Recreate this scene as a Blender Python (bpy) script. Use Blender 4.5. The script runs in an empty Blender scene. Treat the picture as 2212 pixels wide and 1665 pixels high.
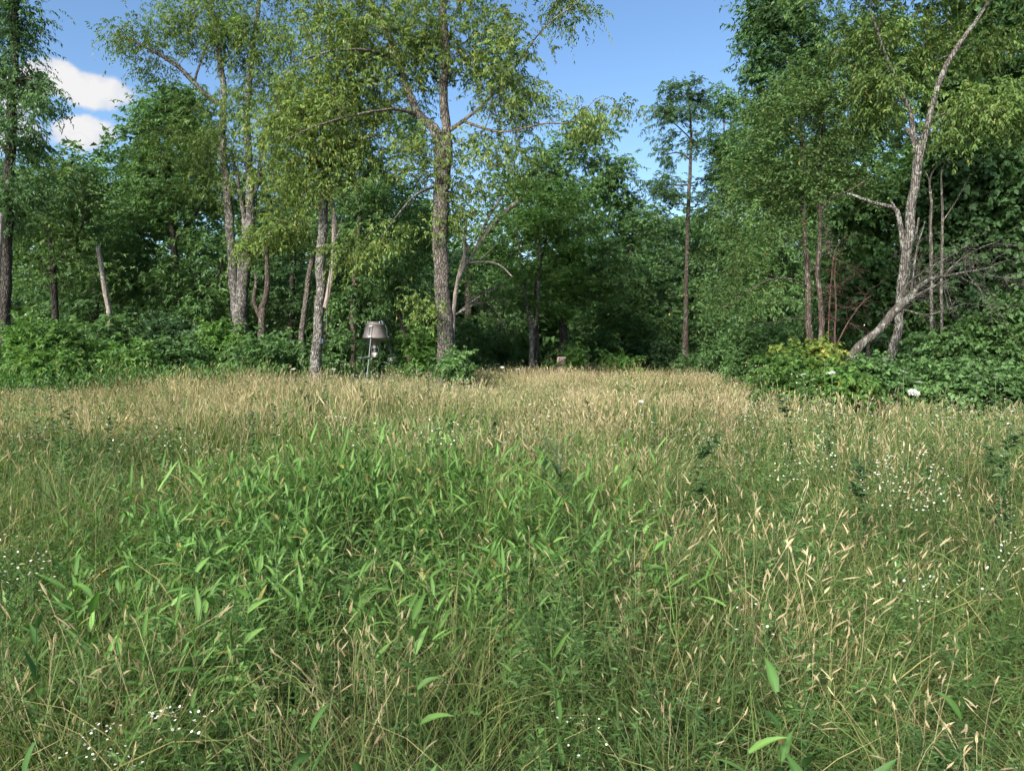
import bpy, math, random
import numpy as np
from mathutils import Vector

# ------------------------------------------------------------------ camera, sky, sun, exposure
SC = bpy.context.scene
COL = SC.collection
RNG = np.random.default_rng(11)
random.seed(5)
F_PX, CX, CY, HORIZON, EYE = 1580.0, 1106.0, 832.5, 730.0, 1.6      # layout units: a 2212-wide picture
PITCH = math.atan((CY - HORIZON) / F_PX)

cam_d = bpy.data.cameras.new('camera')
cam = bpy.data.objects.new('camera', cam_d)
COL.objects.link(cam)
cam.location = (0, 0, EYE)
cam.rotation_euler = (math.pi / 2 - PITCH, 0, 0)
cam_d.sensor_fit = 'HORIZONTAL'
cam_d.sensor_width = 36.0
cam_d.lens = 36.0 * F_PX / 2212.0
cam_d.clip_start = 0.05
cam_d.clip_end = 2000
SC.camera = cam

SUN_EL, SUN_AZ = math.radians(33), math.radians(211)                # azimuth clockwise from +Y: behind the camera, to its left
SUN_DIR = Vector((math.sin(SUN_AZ) * math.cos(SUN_EL), math.cos(SUN_AZ) * math.cos(SUN_EL), math.sin(SUN_EL)))

def at(px, py, Y):
    """point of the place seen at layout position (px, py), Y metres ahead"""
    a, b = (px - CX) / F_PX, (CY - py) / F_PX
    dy = math.cos(PITCH) + b * math.sin(PITCH)
    dz = -math.sin(PITCH) + b * math.cos(PITCH)
    t = Y / dy
    return np.array([a * t, Y, EYE + dz * t])

world = bpy.data.worlds.new('World')
SC.world = world
world.use_nodes = True
wn, wl = world.node_tree.nodes, world.node_tree.links
wn.clear()
w_out = wn.new('ShaderNodeOutputWorld')
w_bg = wn.new('ShaderNodeBackground')
w_bg.inputs['Strength'].default_value = 0.074
w_sky = wn.new('ShaderNodeTexSky')
w_sky.sky_type = 'NISHITA'
w_sky.sun_disc = False
w_sky.sun_elevation = SUN_EL
w_sky.sun_rotation = SUN_AZ
w_sky.air_density = 1.0
w_sky.dust_density = 0.3
w_sky.ozone_density = 3.0
# cumulus: puffs spread round the whole sky, each a rounded direction mask broken up by noise
w_geo = wn.new('ShaderNodeTexCoord')
def wmath(op, a, b=None):
    n = wn.new('ShaderNodeMath'); n.operation = op
    for i, v in enumerate((a, b)):
        if v is None: continue
        if isinstance(v, (int, float)): n.inputs[i].default_value = v
        else: wl.new(v, n.inputs[i])
    return n.outputs[0]
def puff(direction, rad_deg, flat=1.0):
    vm = wn.new('ShaderNodeVectorMath'); vm.operation = 'SUBTRACT'
    vm.inputs[1].default_value = direction
    wl.new(w_geo.outputs['Generated'], vm.inputs[0])
    sc_ = wn.new('ShaderNodeVectorMath'); sc_.operation = 'MULTIPLY'
    sc_.inputs[1].default_value = (1, 1, flat)
    wl.new(vm.outputs[0], sc_.inputs[0])
    ln = wn.new('ShaderNodeVectorMath'); ln.operation = 'LENGTH'
    wl.new(sc_.outputs[0], ln.inputs[0])
    return wmath('SUBTRACT', 1.0, wmath('DIVIDE', ln.outputs['Value'], math.radians(rad_deg)))
def dir_px(px, py):
    v = Vector(at(px, py, 1000.0)) - Vector((0, 0, EYE)); v.normalize(); return v
puffs = [(dir_px(208, 200), 3.4, 2.4), (dir_px(110, 172), 2.5, 1.7), (dir_px(186, 288), 2.4, 1.7), (dir_px(20, 200), 2.8, 1.6), (dir_px(-90, 240), 5.0, 1.7)]
for k in range(7):
    az = math.radians(75 + 36 * k); el = math.radians((17, 26, 14, 30, 20, 24, 16)[k])
    d = Vector((math.sin(az) * math.cos(el), math.cos(az) * math.cos(el), math.sin(el)))
    puffs += [(d, 7.0, 1.8), ((d + Vector((-.08 * math.cos(az), .08 * math.sin(az), .01))).normalized(), 5.5, 1.9)]
acc = None
for d, r, fl in puffs:
    v = puff(d, r, fl)
    acc = v if acc is None else wmath('MAXIMUM', acc, v)
w_noise = wn.new('ShaderNodeTexNoise'); w_noise.inputs['Scale'].default_value = 26; w_noise.inputs['Detail'].default_value = 7
w_noise.inputs['Roughness'].default_value = 0.56
wl.new(w_geo.outputs['Generated'], w_noise.inputs['Vector'])
cl = wmath('ADD', acc, wmath('MULTIPLY', wmath('SUBTRACT', w_noise.outputs['Fac'], 0.5), 1.05))
w_ramp = wn.new('ShaderNodeMapRange'); w_ramp.interpolation_type = 'SMOOTHSTEP'
w_ramp.inputs['From Min'].default_value = 0.14; w_ramp.inputs['From Max'].default_value = 0.42
wl.new(cl, w_ramp.inputs['Value'])
w_cc = wn.new('ShaderNodeMix'); w_cc.data_type = 'RGBA'
w_cc.inputs[6].default_value = (3.0, 3.4, 4.1, 1); w_cc.inputs[7].default_value = (4.5, 4.45, 4.5, 1)
w_n2 = wn.new('ShaderNodeMapRange'); w_n2.inputs['From Min'].default_value = -0.05; w_n2.inputs['From Max'].default_value = 0.40
w_n3 = wn.new('ShaderNodeTexNoise'); w_n3.inputs['Scale'].default_value = 34; w_n3.inputs['Detail'].default_value = 5
wl.new(w_geo.outputs['Generated'], w_n3.inputs['Vector'])
wl.new(wmath('ADD', wmath('MULTIPLY', cl, 0.55), wmath('MULTIPLY', wmath('SUBTRACT', w_n3.outputs['Fac'], 0.5), 1.3)), w_n2.inputs['Value'])
wl.new(w_n2.outputs[0], w_cc.inputs[0])
w_mix = wn.new('ShaderNodeMix'); w_mix.data_type = 'RGBA'
wl.new(w_ramp.outputs[0], w_mix.inputs[0])
w_hsv = wn.new('ShaderNodeHueSaturation'); w_hsv.inputs['Saturation'].default_value = 1.07
wl.new(w_sky.outputs[0], w_hsv.inputs['Color'])
wl.new(w_hsv.outputs[0], w_mix.inputs[6])
wl.new(w_cc.outputs[2], w_mix.inputs[7])
wl.new(w_mix.outputs[2], w_bg.inputs['Color'])
wl.new(w_bg.outputs[0], w_out.inputs['Surface'])

sun_d = bpy.data.lights.new('sun', 'SUN')
sun_d.energy = 3.8
sun_d.angle = math.radians(17.0)
sun_d.color = (1.0, 0.95, 0.86)
sun = bpy.data.objects.new('sun', sun_d)
COL.objects.link(sun)
sun.rotation_euler = (-SUN_DIR).to_track_quat('-Z', 'Y').to_euler()

SC.view_settings.view_transform = 'Standard'
SC.view_settings.look = 'None'
SC.view_settings.gamma = 1.0
SC.view_settings.use_curve_mapping = False
SC.view_settings.exposure = 1.45
SC.render.engine = 'CYCLES'
SC.cycles.max_bounces = 6
SC.cycles.diffuse_bounces = 4
SC.cycles.glossy_bounces = 2
SC.cycles.transmission_bounces = 4
SC.cycles.transparent_max_bounces = 4
SC.cycles.use_denoising = True
SC.cycles.use_adaptive_sampling = True
SC.cycles.adaptive_threshold = 0.04
SC.cycles.adaptive_min_samples = 16

# ------------------------------------------------------------------ materials
def new_mat(name):
    m = bpy.data.materials.new(name); m.use_nodes = True
    n, l = m.node_tree.nodes, m.node_tree.links
    return m, n, l, n['Principled BSDF']

def leaf_mat(name, trans=0.35, rough=0.5, tint_noise=0.35, spec=0.22, per_instance=False):
    m, n, l, p = new_mat(name)
    a = n.new('ShaderNodeAttribute'); a.attribute_name = 'Col'
    hsv = n.new('ShaderNodeHueSaturation')
    geo = n.new('ShaderNodeNewGeometry')
    nz = n.new('ShaderNodeTexNoise'); nz.inputs['Scale'].default_value = 0.9; nz.inputs['Detail'].default_value = 3
    l.new(geo.outputs['Position'], nz.inputs['Vector'])
    mr = n.new('ShaderNodeMapRange')
    mr.inputs['From Min'].default_value = 0.3; mr.inputs['From Max'].default_value = 0.7
    mr.inputs['To Min'].default_value = 1 - tint_noise; mr.inputs['To Max'].default_value = 1 + tint_noise
    l.new(nz.outputs['Fac'], mr.inputs['Value'])
    val = mr.outputs[0]
    if per_instance:
        oi = n.new('ShaderNodeObjectInfo')
        mr2 = n.new('ShaderNodeMapRange'); mr2.inputs['To Min'].default_value = 0.78; mr2.inputs['To Max'].default_value = 1.22
        l.new(oi.outputs['Random'], mr2.inputs['Value'])
        mm = n.new('ShaderNodeMath'); mm.operation = 'MULTIPLY'
        l.new(val, mm.inputs[0]); l.new(mr2.outputs[0], mm.inputs[1]); val = mm.outputs[0]
    l.new(a.outputs['Color'], hsv.inputs['Color']); l.new(val, hsv.inputs['Value'])
    l.new(hsv.outputs['Color'], p.inputs['Base Color'])
    p.inputs['Roughness'].default_value = rough
    p.inputs['Specular IOR Level'].default_value = spec
    t = n.new('ShaderNodeBsdfTranslucent')
    tc = n.new('ShaderNodeMix'); tc.data_type = 'RGBA'; tc.blend_type = 'MULTIPLY'; tc.inputs[0].default_value = 1
    tc.inputs[7].default_value = (1.25, 1.35, 0.7, 1)
    l.new(hsv.outputs['Color'], tc.inputs[6]); l.new(tc.outputs[2], t.inputs['Color'])
    mx = n.new('ShaderNodeMixShader'); mx.inputs[0].default_value = trans
    l.new(p.outputs[0], mx.inputs[1]); l.new(t.outputs[0], mx.inputs[2])
    l.new(mx.outputs[0], n['Material Output'].inputs['Surface'])
    return m

def bark_mat(name, c_dark, c_light, lichen=None, lichen_amt=0.0, scale=1.0, plates=0.5):
    m, n, l, p = new_mat(name)
    geo = n.new('ShaderNodeNewGeometry')
    mp = n.new('ShaderNodeVectorMath'); mp.operation = 'MULTIPLY'; mp.inputs[1].default_value = (1, 1, 0.22)
    l.new(geo.outputs['Position'], mp.inputs[0])
    vo = n.new('ShaderNodeTexVoronoi'); vo.feature = 'DISTANCE_TO_EDGE'; vo.inputs['Scale'].default_value = 26 * scale
    nz = n.new('ShaderNodeTexNoise'); nz.inputs['Scale'].default_value = 14 * scale; nz.inputs['Detail'].default_value = 6; nz.inputs['Roughness'].default_value = .65
    l.new(mp.outputs[0], vo.inputs['Vector']); l.new(mp.outputs[0], nz.inputs['Vector'])
    mr = n.new('ShaderNodeMapRange'); mr.inputs['From Max'].default_value = 0.22
    l.new(vo.outputs['Distance'], mr.inputs['Value'])
    ad = n.new('ShaderNodeMath'); ad.operation = 'MULTIPLY_ADD'; ad.inputs[1].default_value = plates; l.new(mr.outputs[0], ad.inputs[0])
    sb = n.new('ShaderNodeMath'); sb.operation = 'MULTIPLY'; sb.inputs[1].default_value = 1 - plates * .5; l.new(nz.outputs['Fac'], sb.inputs[0])
    l.new(sb.outputs[0], ad.inputs[2])
    cr = n.new('ShaderNodeValToRGB')
    cr.color_ramp.elements[0].position = 0.25; cr.color_ramp.elements[0].color = (*c_dark, 1)
    cr.color_ramp.elements[1].position = 0.95; cr.color_ramp.elements[1].color = (*c_light, 1)
    l.new(ad.outputs[0], cr.inputs[0])
    out = cr.outputs[0]
    if lichen:
        n2 = n.new('ShaderNodeTexNoise'); n2.inputs['Scale'].default_value = 9; n2.inputs['Detail'].default_value = 4; n2.inputs['Roughness'].default_value = .7
        l.new(geo.outputs['Position'], n2.inputs['Vector'])
        m2 = n.new('ShaderNodeMapRange'); m2.inputs['From Min'].default_value = 0.60 - lichen_amt * .16; m2.inputs['From Max'].default_value = 0.66 - lichen_amt * .16
        l.new(n2.outputs['Fac'], m2.inputs['Value'])
        mx = n.new('ShaderNodeMix'); mx.data_type = 'RGBA'; mx.inputs[7].default_value = (*lichen, 1)
        sc2 = n.new('ShaderNodeMath'); sc2.operation = 'MULTIPLY'; sc2.inputs[1].default_value = .8
        l.new(m2.outputs[0], sc2.inputs[0])
        l.new(sc2.outputs[0], mx.inputs[0]); l.new(out, mx.inputs[6]); out = mx.outputs[2]
    l.new(out, p.inputs['Base Color'])
    p.inputs['Roughness'].default_value = 0.9
    p.inputs['Specular IOR Level'].default_value = 0.15
    bp = n.new('ShaderNodeBump'); bp.inputs['Strength'].default_value = 1.0; bp.inputs['Distance'].default_value = 0.05
    l.new(ad.outputs[0], bp.inputs['Height']); l.new(bp.outputs[0], p.inputs['Normal'])
    return m

def plain_mat(name, col, rough=0.5, metal=0.0, mott=0.12, scale=8):
    m, n, l, p = new_mat(name)
    tc = n.new('ShaderNodeTexCoord')
    nz = n.new('ShaderNodeTexNoise'); nz.inputs['Scale'].default_value = scale; nz.inputs['Detail'].default_value = 5
    l.new(tc.outputs['Object'], nz.inputs['Vector'])
    cr = n.new('ShaderNodeValToRGB')
    cr.color_ramp.elements[0].position = .3; cr.color_ramp.elements[1].position = .7
    cr.color_ramp.elements[0].color = (*[c * (1 - mott) for c in col], 1)
    cr.color_ramp.elements[1].color = (*[c * (1 + mott) for c in col], 1)
    l.new(nz.outputs['Fac'], cr.inputs[0]); l.new(cr.outputs[0], p.inputs['Base Color'])
    p.inputs['Roughness'].default_value = rough; p.inputs['Metallic'].default_value = metal
    return m

M_LEAF = leaf_mat('tree_leaves', 0.38)
M_MEADOW = leaf_mat('meadow_plants', 0.34, 0.6, 0.22, 0.2)
M_PLANT = leaf_mat('broad_leaves', 0.3, 0.5, 0.12, 0.25)
M_PETAL = plain_mat('white_petals', (0.78, 0.78, 0.74), 0.6, 0, 0.05)
B_GREY = bark_mat('grey_brown_bark', (0.035, 0.028, 0.022), (0.22, 0.19, 0.162), (0.31, 0.305, 0.27), 0.25)
B_LICHEN = bark_mat('lichen_bark', (0.03, 0.026, 0.022), (0.21, 0.186, 0.162), (0.32, 0.32, 0.28), 0.5)
B_DARK = bark_mat('dark_bark', (0.02, 0.016, 0.013), (0.11, 0.095, 0.08), None, 0)
B_BROWN = bark_mat('brown_smooth_bark', (0.035, 0.027, 0.021), (0.145, 0.112, 0.09), (0.22, 0.21, 0.18), 0.25, 0.9, 0.35)
B_DEAD = bark_mat('bleached_deadwood', (0.15, 0.12, 0.095), (0.44, 0.37, 0.31), (0.5, 0.46, 0.4), 0.3, 0.8, 0.2)
B_DEADGREY = bark_mat('grey_deadwood', (0.04, 0.034, 0.028), (0.145, 0.128, 0.105), (0.26, 0.26, 0.225), 0.45, 0.8, 0.3)
B_RED = bark_mat('reddish_deadwood', (0.06, 0.035, 0.027), (0.17, 0.105, 0.08), None, 0, 1, 0.3)

# ------------------------------------------------------------------ mesh helpers
def mesh_from(name, parts, smooth=False):
    """parts: list of (V, F, C) with F an (n, 3|4) index array and C per-vertex colours or None -> one mesh"""
    vs, cs, off = [], [], 0
    loops, starts, totals, ls = [], [], [], 0
    for V, F, C in parts:
        if len(V) == 0: continue
        V = np.asarray(V, np.float32).reshape(-1, 3)
        vs.append(V)
        cs.append(np.asarray(C, np.float32).reshape(-1, 3) if C is not None else np.full((len(V), 3), .2, np.float32))
        F = np.asarray(F, np.int32)
        k = F.shape[1]
        loops.append((F + off).ravel())
        starts.append(ls + np.arange(len(F), dtype=np.int32) * k)
        totals.append(np.full(len(F), k, np.int32))
        ls += F.size; off += len(V)
    V = np.concatenate(vs); L = np.concatenate(loops); S = np.concatenate(starts); T = np.concatenate(totals); C = np.concatenate(cs)
    me = bpy.data.meshes.new(name)
    me.vertices.add(len(V)); me.vertices.foreach_set('co', V.ravel())
    me.loops.add(len(L)); me.loops.foreach_set('vertex_index', L)
    me.polygons.add(len(S)); me.polygons.foreach_set('loop_start', S); me.polygons.foreach_set('loop_total', T)
    if smooth: me.polygons.foreach_set('use_smooth', np.ones(len(S), bool))
    at_ = me.attributes.new('Col', 'FLOAT_COLOR', 'POINT')
    c4 = np.ones((len(V), 4), np.float32); c4[:, :3] = C
    at_.data.foreach_set('color', c4.ravel())
    me.update(calc_edges=True)
    return me

def obj(name, me, mat, parent=None, loc=None):
    o = bpy.data.objects.new(name, me)
    COL.objects.link(o)
    if mat and not me.materials: me.materials.append(mat)
    if parent: o.parent = parent
    if loc is not None: o.location = loc
    return o

def thing(name, label, cat, loc=(0, 0, 0), group=None, rz=0):
    o = bpy.data.objects.new(name, None); COL.objects.link(o)
    o.empty_display_size = .2
    o.location = loc; o.rotation_euler = (0, 0, rz)
    tag(o, label, cat, group)
    return o

def tag(o, label, cat, group=None, kind=None):
    o['label'] = label; o['category'] = cat
    if group: o['group'] = group
    if kind: o['kind'] = kind
    return o

def unit(a):
    a = np.asarray(a, float)
    return a / np.maximum(np.linalg.norm(a, axis=-1, keepdims=True), 1e-9)

def smooth_path(P, R, step=0.25):
    """Catmull-Rom resample of a polyline of points and radii"""
    P = np.asarray(P, float); R = np.asarray(R, float)
    if len(P) < 3:
        n = max(2, int(np.linalg.norm(P[-1] - P[0]) / step) + 1)
        t = np.linspace(0, 1, n)[:, None]
        return P[0] * (1 - t) + P[-1] * t, R[0] * (1 - t[:, 0]) + R[-1] * t[:, 0]
    E = np.vstack([2 * P[0] - P[1], P, 2 * P[-1] - P[-2]])
    op, orr = [], []
    for i in range(len(P) - 1):
        n = max(2, int(np.linalg.norm(P[i + 1] - P[i]) / step) + 1)
        for t in np.linspace(0, 1, n, endpoint=False):
            a, b, c, d = E[i], E[i + 1], E[i + 2], E[i + 3]
            op.append(.5 * (2 * b + (c - a) * t + (2 * a - 5 * b + 4 * c - d) * t * t + (3 * b - a - 3 * c + d) * t ** 3))
            orr.append(R[i] * (1 - t) + R[i + 1] * t)
    op.append(P[-1]); orr.append(R[-1])
    return np.array(op), np.array(orr)

def tube(P, R, sides=8, rough=0.0, rng=RNG, cap=True):
    P = np.asarray(P, float); n = len(P)
    T = unit(np.gradient(P, axis=0))
    ref = np.array([1.0, 0, 0]) if abs(T[0][0]) < .8 else np.array([0, 1.0, 0])
    A = unit(ref - T * (T @ ref)[:, None]); B = np.cross(T, A)
    th = np.linspace(0, 2 * math.pi, sides, endpoint=False)
    rad = np.asarray(R)[:, None] * np.ones(sides)
    if rough:
        ph = rng.uniform(0, 6.28, 4)
        prof = 1 + rough * (np.sin(2 * th + ph[0]) + .7 * np.sin(3 * th + ph[1]))
        rad = rad * prof * (1 + rough * .8 * rng.normal(size=(n, sides)).clip(-1.5, 1.5))
    V = P[:, None] + A[:, None] * (np.cos(th) * rad)[..., None] + B[:, None] * (np.sin(th) * rad)[..., None]
    i = np.arange(n - 1)[:, None] * sides; j = np.arange(sides); k = (j + 1) % sides
    F = np.stack([i + j, i + k, i + sides + k, i + sides + j], -1).reshape(-1, 4)
    V = V.reshape(-1, 3)
    if cap:
        V = np.vstack([V, P[-1] + T[-1] * R[-1] * .4])
        b = (n - 1) * sides
        F = np.vstack([F, np.stack([b + j, b + k, np.full(sides, len(V) - 1), np.full(sides, len(V) - 1)], -1)])
        F = F[F[:, 2] != F[:, 3]] if False else F
    return V, F

def tube_parts(P, R, sides, rough=0.0):
    V, F = tube(P, R, sides, rough)
    q = F[F[:, 2] != F[:, 3]]; t = F[F[:, 2] == F[:, 3]][:, :3]
    return V, q, t

class Tubes:
    def __init__(self): self.V, self.Q, self.T, self.n = [], [], [], 0
    def add(self, P, R, sides=8, rough=0.0):
        V, q, t = tube_parts(P, R, sides, rough)
        self.V.append(V); self.Q.append(q + self.n); self.T.append(t + self.n); self.n += len(V)
    def mesh(self, name, smooth=True):
        V = np.concatenate(self.V); Q = np.concatenate(self.Q); T = np.concatenate(self.T)
        me = bpy.data.meshes.new(name)
        L = np.concatenate([Q.ravel(), T.ravel()]).astype(np.int32)
        tot = np.concatenate([np.full(len(Q), 4), np.full(len(T), 3)]).astype(np.int32)
        st = np.concatenate([[0], np.cumsum(tot)[:-1]]).astype(np.int32)
        me.vertices.add(len(V)); me.vertices.foreach_set('co', V.astype(np.float32).ravel())
        me.loops.add(len(L)); me.loops.foreach_set('vertex_index', L)
        me.polygons.add(len(tot)); me.polygons.foreach_set('loop_start', st); me.polygons.foreach_set('loop_total', tot)
        if smooth: me.polygons.foreach_set('use_smooth', np.ones(len(tot), bool))
        me.update(calc_edges=True)
        return me

# ------------------------------------------------------------------ leaves
def leaf_cloud(centers, outward, R, S, K, L, W, droop, pal, yellow=0.0, rng=RNG, up=0.15, flat=0.7, ycol=(0.34, 0.27, 0.075), single=False):
    """S sprays of K leaves round every centre; every leaf two folded faces. pal = (colour, colour)"""
    n = len(centers)
    N = n * S
    c = np.repeat(centers, S, 0); o = np.repeat(outward, S, 0)
    Rr = np.repeat(np.broadcast_to(R, (n,)), S)
    start = c + rng.normal(size=(N, 3)) * Rr[:, None] * np.array([.5, .5, .5 * flat])
    d = unit(o * .6 + rng.normal(size=(N, 3)) * [.75, .75, .75 * flat] + [0, 0, up])
    Ls = Rr * rng.uniform(.5, 1.15, N)
    t = (np.arange(K) + .6) / K
    t = t[None] + rng.uniform(-.4, .4, (N, K)) / K
    down = np.array([0, 0, -1.0])
    p = start[:, None] + d[:, None] * (Ls[:, None] * t)[..., None] + down * (droop * .8 * Ls[:, None] * t * t)[..., None]
    tang = unit(d[:, None] + down * (droop * 1.6 * t)[..., None])
    side = unit(np.cross(tang, np.array([0, 0, 1.0]) + rng.normal(size=(N, K, 3)) * .35))
    alt = np.where(np.arange(K) % 2 == 0, 1.0, -1.0)[None, :, None]
    ax = unit(tang * .55 + side * alt * .8 + down * droop * rng.uniform(.3, 1.1, (N, K, 1)) + rng.normal(size=(N, K, 3)) * .28)
    n0 = unit(np.array([0, 0, 1.0]) + rng.normal(size=(N, K, 3)) * (.55 + .5 * droop))
    ls = unit(np.cross(ax, n0)); nr = np.cross(ls, ax)
    ln = (L * rng.uniform(.65, 1.25, (N, K)))[..., None]
    fold = .10 * ln * nr
    tip = p + ax * ln + down * ln * .12 * (1 + droop)
    l_ = p + ax * ln * .42 + ls * ln * W * .5 + fold
    r_ = p + ax * ln * .42 - ls * ln * W * .5 + fold
    if single:                                          # far leaves: one face each
        V = np.stack([p + ls * ln * W * .36, tip, p + ax * ln * .25 - ls * ln * W * .5], 2).reshape(-1, 3)
        F = np.arange(N * K * 3).reshape(-1, 3); nv = 3
    else:
        V = np.stack([p, r_, tip, l_], 2).reshape(-1, 3)
        q = np.arange(N * K)[:, None] * 4
        F = np.concatenate([q + [0, 1, 2], q + [0, 2, 3]], 1).reshape(-1, 3); nv = 4
    cl_u = np.repeat(rng.uniform(0, 1, n), S)
    u = np.clip(cl_u * .55 + rng.uniform(0, 1, N) * .45, 0, 1)[:, None, None]
    a, b = np.array(pal[0]), np.array(pal[1])
    C = (a * (1 - u) + b * u) * rng.uniform(.72, 1.3, (N, K, 1))
    if yellow:
        ym = rng.uniform(size=(N, K)) < yellow
        C[ym] = np.array(ycol) * rng.uniform(.7, 1.15, (ym.sum(), 1))
    C = np.repeat(C.reshape(-1, 3), nv, 0)
    return V, F, C

P_CHERRY = ((0.112, 0.182, 0.048), (0.200, 0.262, 0.074))
P_MID = ((0.075, 0.150, 0.052), (0.122, 0.208, 0.070))
P_DARK = ((0.060, 0.124, 0.050), (0.098, 0.172, 0.064))
P_BRIGHT = ((0.078, 0.165, 0.040), (0.130, 0.225, 0.054))
P_OLIVE = ((0.076, 0.142, 0.046), (0.128, 0.198, 0.064))
P_YEL = ((0.11, 0.165, 0.036), (0.18, 0.215, 0.048))
P_BLUE = ((0.064, 0.128, 0.056), (0.100, 0.170, 0.074))

def stem_pts(st, Y):
    P = [at(s[0], s[1], Y + (s[3] if len(s) > 3 else 0)) for s in st]
    R = [s[2] * (Y + (s[3] if len(s) > 3 else 0)) / F_PX for s in st]
    return P, R

def blob_centers(blobs, Y, rng):
    out = []
    for b in blobs:
        cx, cy, rx, ry, n = b[:5]
        dY = b[5] if len(b) > 5 else 0.0
        Yb = Y + dY
        c = at(cx, cy, Yb); sx, sz = rx * Yb / F_PX, ry * Yb / F_PX
        sy = b[6] if len(b) > 6 else max(.5, .8 * sx)
        v = unit(rng.normal(size=(n, 3))) * (rng.uniform(0, 1, (n, 1)) ** (1 / 2.0))
        out.append(c + v * [sx, sy, sz])
    return np.concatenate(out)

def tree(name, label, Y, stems, blobs, pal, bark, group=None, cat='tree', R=.5, S=10, K=12, L=.11, W=.42, droop=.6,
         yellow=0.0, seed=None, twig=1.0, limb_names=True, flat=.7, twig_sides=3, rough=.05, sides=10, connect=True, foliage='crown', base_z=0.0, dens=1.0):
    rng = np.random.default_rng(seed if seed is not None else abs(hash_name(label)))
    b0 = at(stems[0][0][0], stems[0][0][1], Y)
    base = np.array([b0[0], Y, base_z])
    root = thing(name, label, cat, base, group)
    npos, nrad = [], []
    for si, st in enumerate(stems):
        P, Rr = stem_pts(st, Y)
        if si == 0 and P[0][2] > .02 and base_z == 0.0:
            g = P[0].copy(); g[2] = -.05
            m = P[0] * .55 + g * .45
            P = [g, m] + P; Rr = [Rr[0] * 1.45, Rr[0] * 1.1] + Rr
        P, Rr = smooth_path(P, Rr, .22)
        wob = rng.normal(size=P.shape) * (Rr * .10)[:, None]; wob[0] = 0
        P = P + wob
        tb = Tubes(); tb.add(P - base, Rr, sides if Rr[0] > .03 else 5, rough)
        obj('trunk' if si == 0 else 'limb', tb.mesh('trunk'), bark, root)
        npos.append(P); nrad.append(Rr)
    npos = np.concatenate(npos); nrad = np.concatenate(nrad)
    if blobs:
        C = blob_centers([(*b[:4], max(1, round(b[4] * dens)), *b[5:]) for b in blobs], Y, rng)
        C[:, 2] = np.maximum(C[:, 2], .15)
        d0 = np.sqrt(((C[:, None] - npos[None, ::3]) ** 2).sum(-1)).min(1)
        C = C[np.argsort(d0)]
        out = np.zeros_like(C)
        tb = Tubes()
        cap = len(C) * 10 + len(npos)
        NP = np.zeros((cap, 3)); NR = np.zeros(cap); k = len(npos)
        NP[:k] = npos; NR[:k] = nrad
        for i, c in enumerate(C):
            dv = c - NP[:k]
            d = np.sqrt((dv ** 2).sum(1)) + .7 * np.maximum(0, NP[:k, 2] - c[2] + .1)
            j = int(np.argmin(d)); p0 = NP[j]; ln = np.linalg.norm(c - p0)
            out[i] = (c - p0) / max(ln, 1e-6)
            if ln < .12: continue
            b1 = p0 + (c - p0) * .35 + [0, 0, .10 * ln] + rng.normal(size=3) * ln * .07
            b2 = p0 + (c - p0) * .72 + [0, 0, .10 * ln] + rng.normal(size=3) * ln * .07
            m = 6; t = np.linspace(0, 1, m)[:, None]
            P = (1 - t) ** 3 * p0 + 3 * (1 - t) ** 2 * t * b1 + 3 * (1 - t) * t * t * b2 + t ** 3 * c
            r0 = min(NR[j] * .65, (.008 + .012 * ln) * twig)
            rr = np.linspace(r0, min(r0, .006), m)
            tb.add(P - base, rr, 5 if r0 > .025 else twig_sides)
            NP[k:k + m - 1] = P[1:]; NR[k:k + m - 1] = rr[1:]; k += m - 1
        if tb.n: obj('branches', tb.mesh('branches'), bark, root)['kind'] = 'stuff'
        V, F, Cc = leaf_cloud(C, out, R, S, K, L, W, droop, pal, yellow, rng, flat=flat, single=Y > 21.8 and L > .13 or Y > 23.5 or (Y > 16 and foliage == 'foliage'))
        V[:, 2] = np.maximum(V[:, 2], .03)
        cr = obj(foliage, mesh_from('crown', [(V - base, F, Cc)]), M_LEAF, root)
        cr['kind'] = 'stuff'
    return root

def hash_name(s):
    h = 7
    for ch in s: h = (h * 31 + ord(ch)) % 1000003
    return h

# ------------------------------------------------------------------ ground
def build_ground():
    n = 90
    xs = np.linspace(-70, 70, n); ys = np.linspace(-40, 110, n)
    X, Yg = np.meshgrid(xs, ys)
    Z = -.02 + .02 * np.sin(X * .7) * np.cos(Yg * .5)
    V = np.stack([X, Yg, Z], -1).reshape(-1, 3)
    i = np.arange(n - 1)[:, None] * n + np.arange(n - 1)
    F = np.stack([i, i + 1, i + n + 1, i + n], -1).reshape(-1, 4)
    m, nn, l, p = new_mat('soil_and_thatch')
    geo = nn.new('ShaderNodeNewGeometry')
    nz = nn.new('ShaderNodeTexNoise'); nz.inputs['Scale'].default_value = 5; nz.inputs['Detail'].default_value = 8
    l.new(geo.outputs['Position'], nz.inputs['Vector'])
    cr = nn.new('ShaderNodeValToRGB')
    cr.color_ramp.elements[0].position = .35; cr.color_ramp.elements[0].color = (.025, .022, .012, 1)
    cr.color_ramp.elements[1].position = .7; cr.color_ramp.elements[1].color = (.07, .075, .03, 1)
    l.new(nz.outputs['Fac'], cr.inputs[0]); l.new(cr.outputs[0], p.inputs['Base Color'])
    p.inputs['Roughness'].default_value = 1
    g = obj('ground', mesh_from('ground', [(V, F, None)], True), m)
    g['kind'] = 'structure'
build_ground()


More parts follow.
